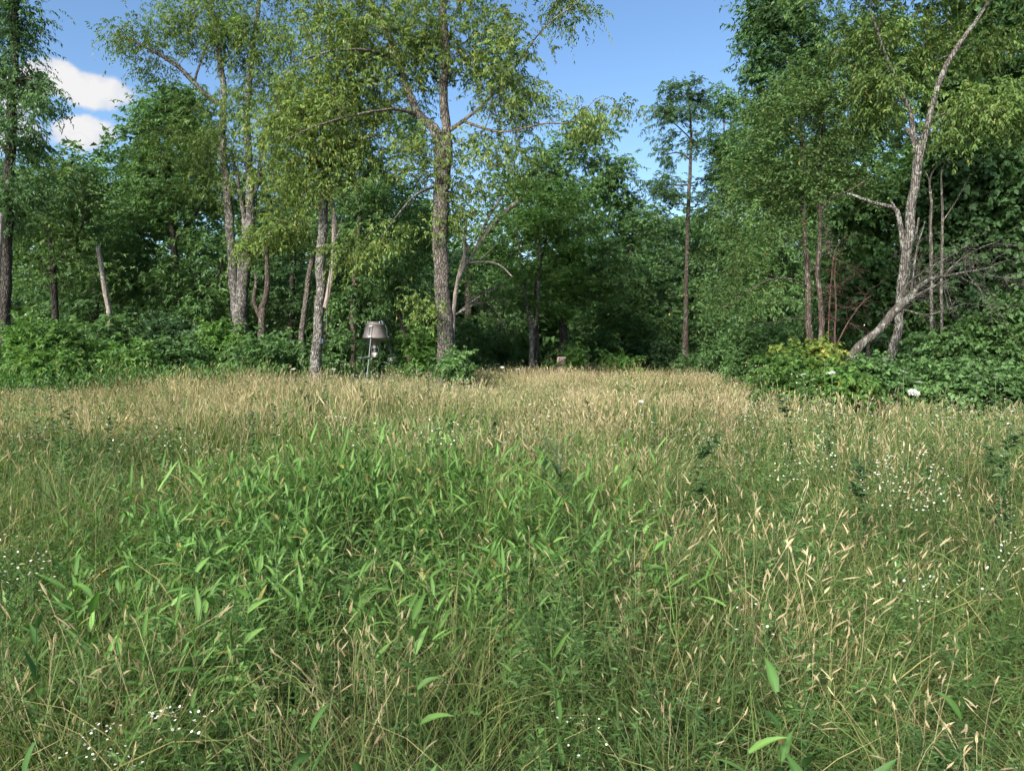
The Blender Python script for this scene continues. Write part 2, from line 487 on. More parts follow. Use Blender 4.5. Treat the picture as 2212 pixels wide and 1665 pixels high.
# ------------------------------------------------------------------ the wood behind everything
def build_far_wood():
    rng = np.random.default_rng(3)
    n = 5000
    x = rng.uniform(-48, 48, n); y = 40 + 16 * rng.uniform(0, 1, n) ** 1.3
    top = 9.0 + 1.2 * np.sin(x * .5) + .8 * np.sin(x * 1.3 + 1) + (y - 41) * .12 + np.where(x < -18, 2.2, 0) + np.where(x > 13, 4.0, 0)
    z = top * rng.uniform(0.0, 1, n)
    k = rng.uniform(size=n) < .30                       # saplings and undergrowth nearer by
    y[k] = rng.uniform(34, 40, k.sum()); z[k] = rng.uniform(0, 5, k.sum()); x[k] *= .8
    x[:260] = rng.uniform(-6, 8, 260); y[:260] = rng.uniform(35, 40, 260); z[:260] = rng.uniform(0, 4.6, 260)
    C = np.stack([x, y, z], -1)
    o = unit(np.stack([np.zeros(n), -np.ones(n), np.full(n, .5)], -1))
    V, F, Cc = leaf_cloud(C, o, np.full(n, 1.1), 8, 8, .38, .7, .4, P_MID, 0, rng, single=True)
    V[:, 2] = np.maximum(V[:, 2], .02)
    w = obj('far_wood', mesh_from('far_wood', [(V, F, Cc)]), M_LEAF)
    tag(w, 'dark far-off wood closing the view behind all the trees', 'wood', None, 'stuff')
build_far_wood()

# ------------------------------------------------------------------ trees with their own trunks
CH = dict(pal=P_CHERRY, L=.088, W=.42, droop=.75, S=13, K=12, R=.46, dens=1.65)

tree('cherry_tree', 'tall tree with thick scaly grey trunk in the middle of the meadow edge', 18.5,
     [[(964, 806, 20), (962, 720, 17.2), (955, 620, 16), (951, 520, 15.5), (953, 430, 16), (956, 350, 15.5), (950, 300, 13), (936, 276, 10), (905, 248, 8), (880, 190, 7.4), (860, 130, 7), (832, 60, 6.4), (780, -30, 5.4), (730, -150, 4), (700, -280, 2.5)],
      [(958, 420, 9), (968, 340, 9.5), (964, 270, 9.5), (957, 200, 9), (964, 120, 8.4), (958, 30, 7.6), (963, -90, 6.5), (980, -240, 3.5)],
      [(965, 285, 6), (1000, 262, 4), (1055, 215, 2.8), (1110, 150, 2.2, -.3), (1175, 60, 1.6, -.5), (1250, 5, 1, -.7)],
      [(1000, 262, 3.4), (1080, 285, 2.2, -.4), (1170, 268, 1.7, -.8), (1240, 262, 1.3, -1), (1285, 215, 1, -1), (1315, 210, .8, -1), (1345, 246, .6, -1)],
      [(905, 248, 5), (850, 236, 3, -.4), (770, 248, 2.2, -.8), (690, 270, 1.6, -1.1), (620, 300, 1, -1.3)],
      [(860, 130, 5), (800, 110, 3.2, -.5), (720, 110, 2.4, -.9), (640, 135, 1.4, -1.2)],
      [(952, 400, 4), (900, 420, 2.4, -.5), (855, 470, 1.5, -.9), (820, 520, 1, -1.1)]],
     [(770, 120, 190, 150, 64), (680, 285, 120, 95, 26), (900, 50, 150, 120, 40), (1045, 115, 120, 110, 36), (1110, 225, 90, 55, 15), (915, 330, 80, 70, 13),
      (1225, 15, 55, 45, 8), (1060, 330, 120, 70, 14), (980, 470, 60, 60, 6), (1250, 255, 45, 30, 4, -.9), (1330, 238, 22, 12, 2, -1), (820, 525, 60, 40, 5, -1), (745, 545, 40, 30, 3, -1),
      (1000, 420, 60, 60, 6), (900, 655, 40, 30, 3, -.6), (850, -180, 320, 190, 60), (1110, -120, 130, 120, 16)],
     bark=B_GREY, yellow=.045, seed=21, group='slender trees along the meadow edge', rough=.045, sides=14, **CH)

tree('cherry_tree', 'slim straight tree with lichen-spotted trunk carrying a small solar panel', 19.0,
     [[(683, 798, 12.5), (687, 720, 11), (692, 620, 10.5), (696, 520, 10), (700, 430, 9.5), (708, 370, 8), (716, 310, 7), (722, 230, 5), (735, 120, 3.5), (740, 20, 2)],
      [(714, 330, 5), (745, 310, 3.4, -.3), (790, 300, 2.4, -.6), (815, 290, 1.6, -.8)],
      [(708, 370, 4.5), (670, 330, 3, -.3), (630, 290, 2, -.5)]],
     [(640, 265, 95, 80, 20, -.4), (715, 320, 100, 70, 18, -.4), (720, 200, 100, 80, 20), (790, 230, 70, 70, 10), (690, 400, 70, 40, 10, -.5), (620, 380, 50, 40, 5), (740, 60, 90, 90, 16)],
     bark=B_LICHEN, yellow=.06, seed=22, group='slender trees along the meadow edge', sides=12, **CH)
tree('dead_sapling', 'pale barkless dead stem leaning against the slim solar-panel trunk', 18.95,
     [[(702, 664, 5), (708, 640, 5), (716, 595, 5.5), (721, 540, 5), (723, 500, 5.5), (720, 460, 5), (716, 430, 4), (720, 385, 2.5)],
      [(722, 520, 2.4), (733, 500, 1.4), (738, 470, .8)]],
     [], P_MID, B_DEAD, cat='dead wood', base_z=1.9)

tree('hanging_vine', 'thin bare vine hanging beside the slim solar-panel trunk', 18.8,
     [[(705, 724, .9), (706, 690, .9), (708, 640, .9), (714, 580, .9), (716, 500, .8), (718, 420, .7), (716, 372, .6)]], [], P_MID, B_DEADGREY, cat='vine', sides=5, base_z=1.5)

tree('cherry_tree', 'tall pale tree with several trunks rising from one base behind left shrubs', 24.0,
     [[(517, 730, 15), (520, 680, 14), (525, 620, 12), (535, 540, 11), (541, 470, 10), (541, 400, 9), (536, 320, 7), (534, 240, 6), (545, 120, 5), (560, 0, 4), (570, -120, 2)],
      [(514, 720, 12), (508, 650, 10), (502, 580, 9.5), (497, 500, 9), (491, 420, 9), (484, 350, 8), (479, 290, 7), (484, 210, 6), (474, 120, 5.5), (462, 40, 5), (450, -60, 3.5), (440, -180, 2)],
      [(512, 640, 6), (522, 560, 6), (528, 480, 5), (515, 400, 4), (500, 330, 3.5)],
      [(541, 430, 5), (556, 400, 4.5), (563, 340, 4), (575, 250, 3)],
      [(484, 230, 6), (452, 210, 5.5), (420, 180, 5), (385, 145, 4.5), (340, 115, 4), (300, 95, 3), (255, 78, 1.8)],
      [(420, 180, 3), (425, 160, 2.4), (450, 90, 1.6)]],
     [(440, 50, 110, 90, 32), (555, 70, 110, 115, 38), (520, 250, 110, 125, 34), (625, 180, 80, 95, 18), (300, 85, 55, 45, 10), (335, 150, 22, 18, 3), (250, 90, 16, 22, 2), (370, 60, 50, 50, 8),
      (410, 330, 90, 100, 22), (600, 400, 60, 60, 9), (490, 380, 60, 70, 10), (600, 505, 45, 28, 5, -1.5), (480, -120, 180, 120, 34)],
     bark=B_LICHEN, yellow=.02, seed=23, group='slender trees along the meadow edge', rough=.04, sides=12,
     **dict(CH, R=.56, L=.105, pal=((0.082, 0.145, 0.036), (0.15, 0.205, 0.052))))
tree('small_tree', 'small crooked forked tree beside the multi-trunk pale tree', 22.0,
     [[(565, 748, 8), (566, 700, 7.5), (566, 672, 7), (573, 640, 6), (579, 610, 5.5), (577, 570, 4.5), (577, 540, 3.5), (585, 490, 2)],
      [(565, 690, 5), (555, 670, 4.5), (548, 645, 4), (553, 615, 3), (550, 590, 2)]],
     [(590, 510, 60, 30, 9), (560, 540, 40, 30, 4), (620, 490, 30, 25, 4)],
     bark=B_BROWN, yellow=.03, seed=24, **dict(CH, L=.10))

tree('cherry_tree', 'tall dark narrow tree cut by the left edge of the picture', 20.0,
     [[(8, 690, 11), (12, 620, 10), (16, 500, 10), (18, 400, 9.5), (24, 300, 9), (26, 200, 8), (32, 100, 7), (34, 0, 6), (40, -140, 3)],
      [(20, 330, 4), (-20, 280, 3), (-50, 200, 2)], [(26, 190, 3), (60, 170, 2, -.5), (95, 200, 1.2, -.8)]],
     [(25, 40, 55, 90, 20), (45, 180, 60, 50, 13), (95, 215, 28, 30, 6, -.6), (20, 300, 70, 70, 15), (10, 430, 80, 70, 16), (-50, 120, 60, 120, 16), (50, 420, 70, 50, 8), (30, -140, 80, 90, 16)],
     pal=P_DARK, bark=B_DARK, seed=25, R=.46, S=15, K=12, L=.10, W=.42, droop=.8, dens=1.4)

tree('dead_snag', 'thin broken dead trunk standing bare among the left undergrowth', 21.5,
     [[(238, 700, 5), (236, 680, 5), (229, 640, 5.2), (222, 600, 5.2), (216, 560, 4.6), (212, 534, 4)], [(214, 548, 2.0), (211, 538, 1.6), (209, 531, .8)], [(213, 540, 1.8), (214.5, 531, 1.0)]],
     [], P_MID, B_DEAD, cat='dead tree')
tree('dead_snag', 'whitish broken dead trunk at the very left edge', 16.5,
     [[(-6, 720, 5), (-5, 620, 5), (-2, 540, 5), (1, 490, 5.2), (2, 463, 4.5)], [(2, 468, 2), (3.5, 459, 1)]],
     [], P_MID, B_DEAD, cat='dead tree')

tree('small_tree', 'dark leaning trunk left of the slim solar-panel tree', 25.0,
     [[(652, 720, 6), (660, 660, 6), (667, 600, 5.5), (677, 540, 5), (684, 470, 4.5), (690, 400, 3), (700, 330, 2)]],
     [(680, 400, 90, 70, 16), (640, 480, 70, 60, 10), (700, 480, 70, 50, 10)], P_MID, B_GREY, seed=31, R=.6, S=15, K=12, L=.14, W=.5, droop=.5)
tree('small_tree', 'slender leafy tree standing just behind the game feeder', 23.0,
     [[(762, 790, 6), (764, 740, 5.5), (761, 690, 5.5), (764, 620, 5), (768, 560, 4.5), (777, 490, 4.5), (776, 440, 3.5), (770, 380, 2.5)],
      [(769, 550, 2), (800, 500, 1.6), (830, 470, 1)]],
     [(790, 440, 80, 60, 16), (740, 520, 50, 40, 6), (830, 600, 70, 60, 10), (740, 640, 40, 60, 7), (800, 660, 60, 40, 7)], P_MID, B_BROWN, seed=32, R=.5, S=15, K=12, L=.12, W=.45, droop=.5)
tree('small_tree', 'thin leaning tree between the feeder and the thick middle trunk', 23.5,
     [[(884, 775, 5), (876, 735, 5), (866, 690, 4.5), (862, 640, 3.5), (868, 580, 2.5)]],
     [(880, 570, 70, 60, 12), (860, 650, 60, 45, 8), (900, 480, 70, 60, 12)], P_MID, B_BROWN, seed=33, R=.55, S=15, K=12, L=.13, W=.45, droop=.5)

# bleached dead limbs and the grey dead brush right of the main trunk
tree('dead_tree', 'bleached barkless dead sapling forking beside the thick middle trunk', 19.6,
     [[(978, 720, 4.5), (981, 660, 4.5), (988, 610, 4.2), (1000, 580, 4), (1004, 560, 3.8), (1004, 520, 3.6), (1006, 490, 3), (1010, 455, 1.8)],
      [(981, 640, 3), (989, 600, 3), (1000, 560, 2.6), (1008, 540, 2.4), (1022, 525, 2), (1040, 530, 1.6)],
      [(1004, 572, 2.8), (1018, 556, 2.6), (1030, 535, 2.4), (1040, 500, 2.2), (1054, 470, 1.5)],
      [(1008, 568, 2.6), (1030, 566, 2.2), (1060, 566, 2), (1088, 578, 1.8), (1100, 592, 1.6), (1108, 598, .9)],
      [(1004, 520, 1.6), (1018, 512, 1.1), (1026, 508, .7)], [(988, 500, 1.6), (982, 470, 1.6), (978, 455, 1)], [(1040, 500, 1.2), (1060, 490, .9)], [(1038, 560, 1.4), (1060, 540, 1.2), (1072, 528, .7)]],
     [], P_MID, B_DEAD, cat='dead tree', sides=7)

def dead_brush(name, label, Y, main, n_sub, n_twig, length_px, bark, seed, droop=.5, cat='dead branch', extra=()):
    """a bare limb with forking drooping twigs"""
    rng = np.random.default_rng(seed)
    P0, R0 = stem_pts(main, Y)
    P0, R0 = smooth_path(P0, R0, .12)
    base = np.array([P0[0][0], P0[0][1], P0[0][2]])
    root = thing(name, label, cat, base)
    tb = Tubes(); tb.add(P0 - base, R0, 7, .04)
    obj('limb', tb.mesh('limb'), bark, root)
    for st in extra:
        P, Rr = smooth_path(*stem_pts(st, Y), .15); tb = Tubes(); tb.add(P - base, Rr, 6, .04)
        obj('limb', tb.mesh('limb'), bark, root)
    tw = Tubes()
    src = [(P0, R0)] + [smooth_path(*stem_pts(st, Y), .15) for st in extra]
    for i in range(n_sub):
        Pq, Rq = src[int(rng.integers(0, len(src)))] if i % 3 else src[0]
        j = int(rng.uniform(.3, 1) * (len(Pq) - 1))
        tg = unit(Pq[min(j + 1, len(Pq) - 1)] - Pq[max(j - 1, 0)])
        d = unit(tg * .75 + rng.normal(size=3) * .62)
        ln = length_px * Y / F_PX * rng.uniform(.35, 1)
        t = np.linspace(0, 1, 7)[:, None]
        P = Pq[j] + d * ln * t + np.array([0, 0, -1]) * droop * ln * t ** 2 + np.cumsum(rng.normal(size=(7, 3)) * ln * .03, 0)
        P[0] = Pq[j]
        r = np.clip(Rq[j] * .35, .0035, .009)
        tw.add(P - base, np.linspace(r, .0025, 7), 4)
        for q in range(n_twig):
            k = rng.integers(1, 7)
            d2 = unit(d * .6 + rng.normal(size=3) * .7 + [0, 0, -droop * .8])
            l2 = ln * rng.uniform(.2, .55)
            t2 = np.linspace(0, 1, 5)[:, None]
            P2 = P[k] + d2 * l2 * t2 + np.array([0, 0, -1]) * droop * l2 * .6 * t2 ** 2 + np.cumsum(rng.normal(size=(5, 3)) * l2 * .05, 0)
            P2[0] = P[k]
            tw.add(P2 - base, np.linspace(.0026, .0012, 5), 3)
    obj('twigs', tw.mesh('twigs'), bark, root)['kind'] = 'stuff'
    return root
dead_brush('dead_branch', 'grey bare fallen branch with fan of drooping twigs behind bleached sapling', 20.5,
           [(975, 685, 2.2), (1005, 668, 2.0), (1035, 655, 1.6), (1060, 660, 1.2), (1085, 690, .8)], 16, 9, 70, B_DEADGREY, 5, .5,
           extra=[[(985, 680, 1.8), (1015, 655, 1.6), (1045, 635, 1.4), (1075, 622, 1), (1100, 618, .6)]])

# ---- middle background
tree('maple_tree', 'round-topped dense dark tree rising above the left undergrowth near the cloud', 30.0,
     [[(392, 710, 9), (385, 640, 8), (378, 560, 7), (370, 470, 6), (362, 380, 4), (360, 280, 2)], [(380, 600, 4), (330, 540, 3), (280, 480, 2)], [(375, 520, 4), (430, 450, 3), (450, 380, 2)], [(430, 640, 4), (450, 625, 4), (470, 600, 3), (480, 560, 2)]],
     [(365, 262, 70, 60, 40), (390, 220, 28, 26, 12), (318, 370, 70, 95, 40), (400, 420, 110, 130, 46), (270, 500, 90, 90, 30), (390, 590, 130, 85, 36), (260, 600, 80, 60, 18), (430, 300, 60, 80, 22), (350, 660, 130, 50, 24)],
     P_MID, B_DARK, seed=41, R=.62, S=16, K=13, L=.17, W=.55, droop=.45, group='dense background trees')
tree('maple_tree', 'lower yellow-green tree crown at the left below the cloud', 27.0,
     [[(120, 720, 7), (118, 640, 6.5), (112, 560, 6), (105, 470, 4), (100, 400, 2)], [(115, 580, 3), (170, 500, 2), (190, 440, 1.5)]],
     [(105, 400, 70, 70, 24), (60, 500, 90, 80, 24), (160, 480, 75, 95, 26), (130, 585, 110, 60, 18)], P_OLIVE, B_DARK, seed=42, R=.55, S=16, K=12, L=.14, W=.55, droop=.45, group='dense background trees')
tree('maple_tree', 'dark background tree behind the broken dead trunk on the left', 33.0,
     [[(205, 720, 6), (208, 600, 5.5), (215, 500, 5), (205, 420, 3), (200, 370, 2)], [(212, 540, 3), (235, 470, 2.4), (255, 420, 1.5)]],
     [(170, 395, 50, 30, 12), (215, 400, 32, 26, 9), (200, 460, 80, 50, 24), (130, 345, 14, 20, 3), (190, 540, 110, 70, 26), (60, 420, 80, 80, 18), (200, 650, 120, 60, 20)], P_DARK, B_DARK, seed=43, R=.65, S=16, K=12, L=.18, W=.55, droop=.4, group='dense background trees')
tree('maple_tree', 'dark leafy tree filling the gap behind the slim solar-panel trunk', 31.0,
     [[(628, 740, 6), (630, 640, 6), (636, 520, 5), (640, 420, 3.5), (645, 340, 2)]],
     [(640, 380, 80, 80, 20), (610, 500, 80, 100, 22), (690, 560, 70, 100, 18), (560, 440, 60, 80, 14), (620, 640, 90, 70, 26), (530, 640, 70, 80, 22)], P_DARK, B_DARK, seed=44, R=.65, S=15, K=12, L=.17, W=.55, droop=.45, group='dense background trees')
tree('maple_tree', 'dark ivy-hung tree behind the game feeder', 29.0,
     [[(842, 760, 7), (840, 640, 6.5), (836, 520, 6), (830, 420, 5), (822, 320, 3)], [(836, 500, 3), (880, 430, 2.4), (910, 380, 1.6)]],
     [(800, 370, 100, 90, 26), (880, 450, 90, 90, 22), (770, 480, 80, 80, 16), (850, 580, 110, 70, 24), (800, 670, 110, 60, 26), (760, 600, 60, 80, 14), (860, 290, 60, 60, 10)], P_DARK, B_DARK, seed=45, R=.62, S=16, K=12, L=.16, W=.55, droop=.45, group='dense background trees')
tree('maple_tree', 'background tree with tall leafy top right of the middle trunk against sky', 31.0,
     [[(1010, 760, 8), (1012, 660, 7.5), (1020, 560, 6), (1090, 460, 5), (1180, 390, 4), (1260, 310, 2)], [(1015, 600, 4), (1050, 480, 3.4), (1120, 380, 2.4)]],
     [(1270, 300, 60, 50, 20), (1200, 350, 70, 60, 22), (1310, 380, 55, 60, 20), (1230, 440, 100, 70, 30), (1130, 400, 70, 60, 14), (1080, 480, 60, 50, 8), (1040, 600, 70, 70, 16), (1060, 690, 90, 50, 18)], P_MID, B_GREY, seed=46, R=.6, S=16, K=13, L=.16, W=.5, droop=.5, group='dense background trees')
tree('dogwood_tree', 'pale-based forked tree with bright layered foliage behind the dead sapling', 26.5,
     [[(1149, 782, 6.5), (1149, 740, 6), (1149, 712, 5.5), (1142, 680, 4), (1134, 640, 3.5), (1128, 590, 3), (1122, 540, 2.2), (1115, 490, 1.5)],
      [(1150, 716, 4.5), (1159, 690, 4.5), (1162, 650, 4), (1163, 600, 3.6), (1166, 540, 3), (1164, 480, 2)],
      [(1163, 680, 2.4), (1176, 664, 2), (1192, 650, 1.5)]],
     [(1140, 490, 80, 36, 16), (1190, 470, 70, 30, 12), (1110, 540, 60, 30, 9), (1210, 540, 70, 25, 12), (1150, 590, 80, 25, 11), (1225, 600, 55, 28, 12), (1130, 640, 70, 22, 9), (1210, 660, 60, 25, 10), (1180, 420, 80, 40, 12)],
     P_BRIGHT, B_LICHEN, seed=47, R=.5, S=16, K=12, L=.13, W=.5, droop=.35, flat=.35)
tree('small_tree', 'slim brown trunk just right of the pale forked tree', 27.0,
     [[(1160, 782, 5), (1160, 740, 5), (1157, 680, 4.5), (1160, 600, 3.5), (1180, 520, 2.5)]], [(1190, 520, 60, 40, 8), (1240, 500, 60, 40, 8)], P_MID, B_BROWN, seed=48, R=.55, S=15, K=12, L=.14, W=.5, droop=.35, flat=.4)
tree('vine_covered_tree', 'shaggy vine-wrapped dark trunk behind the sawn stump', 27.5,
     [[(1217, 790, 10.5), (1216, 740, 10), (1215, 690, 9.5), (1216, 650, 8.5), (1222, 610, 6), (1230, 560, 4), (1240, 500, 3)], [(1216, 640, 2.4), (1235, 610, 1.6), (1250, 620, 1)]],
     [(1240, 600, 60, 30, 8), (1280, 560, 70, 40, 12), (1270, 640, 60, 30, 9), (1330, 600, 60, 40, 10)], P_MID, B_DARK, seed=49, R=.55, S=16, K=12, L=.15, W=.5, droop=.4, flat=.45, rough=.12)
tree('maple_tree', 'layered dark tree in the deep shade left of the tall thin tree', 32.0,
     [[(1346, 770, 4.5), (1347, 700, 4.5), (1352, 640, 4), (1360, 560, 3), (1370, 480, 2)], [(1350, 650, 2), (1385, 610, 1.6), (1420, 600, 1)]],
     [(1370, 500, 70, 50, 18), (1340, 570, 90, 45, 18), (1400, 620, 90, 40, 16), (1340, 660, 90, 35, 16), (1370, 440, 35, 25, 7), (1300, 700, 90, 40, 18), (1400, 710, 80, 40, 14)], P_MID, B_DARK, seed=50, R=.6, S=16, K=12, L=.16, W=.5, droop=.35, flat=.4, group='dense background trees')
tree('maple_tree', 'small pale hazy tree low in the gap by the tall thin trunk', 38.0,
     [[(1400, 770, 4), (1402, 680, 3.6), (1410, 580, 3), (1425, 480, 1.5)]],
     [(1420, 480, 50, 35, 12), (1450, 560, 70, 60, 18), (1420, 660, 90, 50, 18), (1530, 600, 70, 60, 14), (1300, 620, 80, 50, 12)], P_BLUE, B_DARK, seed=51, R=.75, S=16, K=12, L=.2, W=.5, droop=.4, group='dense background trees')
tree('walnut_tree', 'tall thin tree with tufted feathery crown against the sky', 26.5,
     [[(1480, 785, 9), (1480, 750, 7.5), (1481, 700, 5.6), (1482, 620, 5), (1484, 540, 4.6), (1487, 450, 4.2), (1491, 360, 3.6), (1493, 290, 2.6), (1488, 220, 2), (1484, 180, 1)],
      [(1491, 345, 2), (1465, 330, 1.6), (1432, 335, 1)], [(1490, 400, 2), (1450, 400, 1.6), (1415, 395, 1)], [(1492, 300, 1.6), (1460, 270, 1.2), (1435, 255, .8)], [(1482, 640, 1.4), (1465, 634, 1.1), (1445, 632, .7)]],
     [(1478, 195, 40, 22, 11), (1515, 205, 18, 18, 4), (1432, 240, 26, 18, 6), (1470, 262, 50, 24, 9), (1430, 335, 28, 12, 4), (1425, 395, 45, 14, 8), (1455, 420, 50, 22, 8), (1500, 320, 22, 30, 4), (1440, 290, 25, 15, 3)],
     P_BLUE, B_BROWN, seed=52, R=.42, S=10, K=16, L=.14, W=.34, dens=1.1, droop=.55, flat=.5)
tree('maple_tree', 'leafy tree just right of the tall thin trunk, narrow top against sky', 28.5,
     [[(1592, 785, 4), (1591, 740, 4), (1592, 680, 3.5), (1585, 560, 3), (1572, 420, 2.4), (1563, 260, 1.5)], [(1588, 600, 2), (1550, 520, 1.6), (1530, 460, 1)]],
     [(1562, 235, 30, 38, 14), (1560, 320, 45, 55, 20), (1555, 430, 65, 70, 26), (1580, 540, 80, 70, 24), (1530, 520, 50, 60, 12), (1610, 640, 70, 50, 14), (1610, 340, 50, 70, 16)],
     P_MID, B_GREY, seed=53, R=.55, S=16, K=13, L=.14, W=.45, droop=.5, group='dense background trees')

# ---- right side
tree('oak_tree', 'very tall dark tree at the top right against the blue sky', 23.0,
     [[(1800, 760, 10), (1796, 640, 10), (1790, 500, 9), (1782, 360, 8), (1772, 220, 6), (1760, 80, 5), (1750, -80, 3)], [(1785, 400, 4), (1720, 280, 3), (1670, 180, 2)], [(1775, 260, 4), (1700, 120, 3), (1660, 20, 2)], [(1790, 480, 4), (1880, 330, 3), (1930, 200, 2)]],
     [(1690, 40, 75, 75, 36), (1650, 150, 40, 60, 14), (1740, 150, 90, 100, 34), (1660, 250, 45, 50, 10), (1860, 120, 110, 110, 34), (1880, 290, 110, 110, 32), (1760, -110, 180, 110, 40), (1640, 50, 30, 40, 7), (1780, 330, 80, 80, 18)],
     P_DARK, B_DARK, seed=61, R=.6, S=16, K=13, L=.15, W=.5, droop=.5, group='tall trees of the right-hand wood')
tree('maple_tree', 'dark broad-leaved maple wall at the upper right edge', 18.0,
     [[(2130, 780, 10), (2128, 660, 10), (2120, 520, 9), (2115, 380, 8), (2120, 220, 6), (2140, 60, 4), (2150, -80, 2)], [(2120, 480, 4), (2060, 400, 3), (2020, 330, 2)], [(2116, 400, 4), (2180, 300, 3), (2220, 220, 2)]],
     [(2110, 360, 110, 100, 46), (2190, 450, 70, 110, 36), (2060, 480, 80, 80, 26), (2170, 190, 80, 120, 40), (2070, 180, 90, 90, 26), (2140, 30, 110, 80, 30), (2150, 560, 90, 60, 26), (2260, 300, 60, 200, 30), (2050, 590, 90, 50, 18), (2100, -110, 140, 80, 24)],
     P_DARK, B_DARK, seed=62, R=.5, S=17, K=12, L=.14, W=.75, droop=.45, group='tall trees of the right-hand wood')
tree('maple_tree', 'mid-green leafy tree filling the wood behind the leaning dead trunk', 19.0,
     [[(1875, 770, 4.5), (1873, 690, 4.5), (1872, 620, 4.2), (1873, 540, 4), (1880, 460, 3), (1890, 380, 2)], [(1873, 560, 2.2), (1930, 500, 1.6), (1960, 460, 1)]],
     [(1890, 420, 90, 70, 24), (1950, 520, 90, 80, 24), (1860, 560, 80, 70, 20), (1920, 640, 110, 60, 22), (1820, 660, 70, 60, 14), (1830, 460, 60, 60, 12), (1990, 400, 60, 70, 14), (2000, 690, 90, 50, 16)],
     P_MID, B_BROWN, seed=63, R=.5, S=16, K=12, L=.13, W=.6, droop=.45, group='tall trees of the right-hand wood')
tree('maple_tree', 'background tree behind the twin thin stems on the right', 25.0,
     [[(1660, 770, 5), (1662, 660, 5), (1665, 540, 4.5), (1660, 420, 3.5), (1650, 320, 2)]],
     [(1650, 330, 60, 70, 20), (1690, 440, 80, 80, 26), (1640, 540, 80, 80, 24), (1720, 580, 80, 70, 20), (1660, 670, 90, 60, 20), (1780, 480, 80, 80, 18)],
     P_MID, B_DARK, seed=64, R=.58, S=16, K=12, L=.15, W=.5, droop=.45, group='tall trees of the right-hand wood')

tree('crabapple_tree', 'airy small-leaved tree with two thin upright stems on the right', 14.5,
     [[(1752, 762, 8), (1748, 700, 6.5), (1745, 640, 6), (1743, 570, 5.5), (1738, 500, 5), (1736, 440, 4.5), (1735, 380, 4), (1732, 300, 3), (1722, 200, 2)],
      [(1774, 752, 7), (1775, 690, 6), (1772, 640, 5), (1765, 590, 5), (1770, 540, 5), (1771, 470, 4.8), (1768, 420, 4), (1770, 360, 3.4), (1775, 270, 2.4), (1790, 170, 1.5)],
      [(1765, 590, 2.2), (1740, 550, 2.2), (1728, 520, 2), (1705, 510, 1.6), (1690, 508, 1)],
      [(1770, 460, 2.6), (1800, 425, 2.2, -.3), (1830, 415, 1.8, -.5), (1870, 390, 1.2, -.7)],
      [(1745, 618, 2), (1710, 603, 1.8, -.3), (1660, 605, 1.6, -.5), (1600, 640, 1.2, -.8), (1555, 670, .8, -1)],
      [(1746, 690, 1.8), (1700, 690, 1.5, -.3), (1650, 700, 1, -.6), (1605, 705, .7, -.8)]],
     [(1700, 280, 95, 80, 34), (1760, 190, 85, 70, 24), (1650, 400, 95, 85, 34), (1790, 340, 90, 80, 28), (1730, 400, 90, 60, 20), (1590, 580, 70, 50, 12), (1600, 480, 60, 60, 14), (1850, 400, 50, 40, 8), (1620, 650, 70, 30, 8, -.6), (1560, 660, 40, 20, 5, -.8), (1700, 500, 60, 40, 8)],
     P_OLIVE, B_BROWN, seed=65, R=.4, S=15, K=12, L=.062, W=.5, droop=.3, twig=.8, yellow=.015)
dead_brush('dead_brush', 'reddish tangle of dead twigs at the foot of twin thin stems', 14.2,
           [(1806, 770, 2.4), (1803, 720, 1.8), (1806, 660, 1.4), (1803, 600, 1), (1806, 560, .6)], 40, 8, 75, B_RED, 8, .3, cat='dead brush',
           extra=[[(1800, 760, 1.8), (1830, 700, 1.5), (1862, 655, 1.1), (1880, 640, .7)], [(1792, 770, 1.5), (1790, 700, 1.3), (1800, 560, .9), (1815, 520, .6)]])

tree('leaning_tree', 'big curving lichen-spotted trunk with yellow-green crown at the right', 13.5,
     [[(1912, 800, 10), (1925, 765, 9.33), (1938, 720, 9.06), (1944, 660, 8.69), (1952, 590, 9.06), (1960, 530, 9.33), (1968, 470, 9.06), (1974, 410, 9.06), (1983, 350, 9.06), (1994, 300, 8.03), (2006, 268, 6.69), (2012, 235, 6.02), (2026, 190, 5.68), (2045, 140, 5.35), (2072, 95, 4.68), (2105, 50, 3.68), (2150, -20, 2.68), (2190, -110, 1.34)],
      [(1986, 335, 8), (1974, 300, 7), (1962, 280, 6), (1955, 285, 3)],
      [(1974, 305, 6), (1965, 240, 4.5), (1940, 180, 4), (1910, 110, 3), (1880, 20, 2)],
      [(1956, 560, 6), (1950, 520, 5.5), (1942, 470, 5), (1930, 448, 4.5), (1890, 440, 4), (1850, 424, 3), (1830, 418, 2)],
      [(1942, 468, 3.4), (1932, 446, 3), (1925, 436, 1.6)],
      [(2008, 262, 4), (2060, 240, 3, -.3), (2110, 235, 2.4, -.5), (2170, 240, 1.6, -.7)],
      [(1960, 540, 3.4), (1978, 505, 3), (1985, 470, 1.6)]],
     [(1960, 130, 80, 75, 26, .9), (1890, 90, 100, 80, 30, .5), (2085, 250, 80, 40, 20, -.3), (2175, 235, 55, 45, 14, -.4), (1910, 215, 60, 50, 13, .4), (2140, 120, 60, 55, 12, .8), (2050, 60, 70, 50, 10, 1.0), (1900, -70, 180, 80, 30), (2120, -90, 140, 80, 24), (1890, 190, 60, 50, 12)],
     ((0.090, 0.160, 0.040), (0.155, 0.215, 0.060)), B_LICHEN, seed=66, R=.40, S=12, K=12, L=.078, W=.40, droop=.75, dens=1.15, yellow=.015, rough=.05, sides=14)

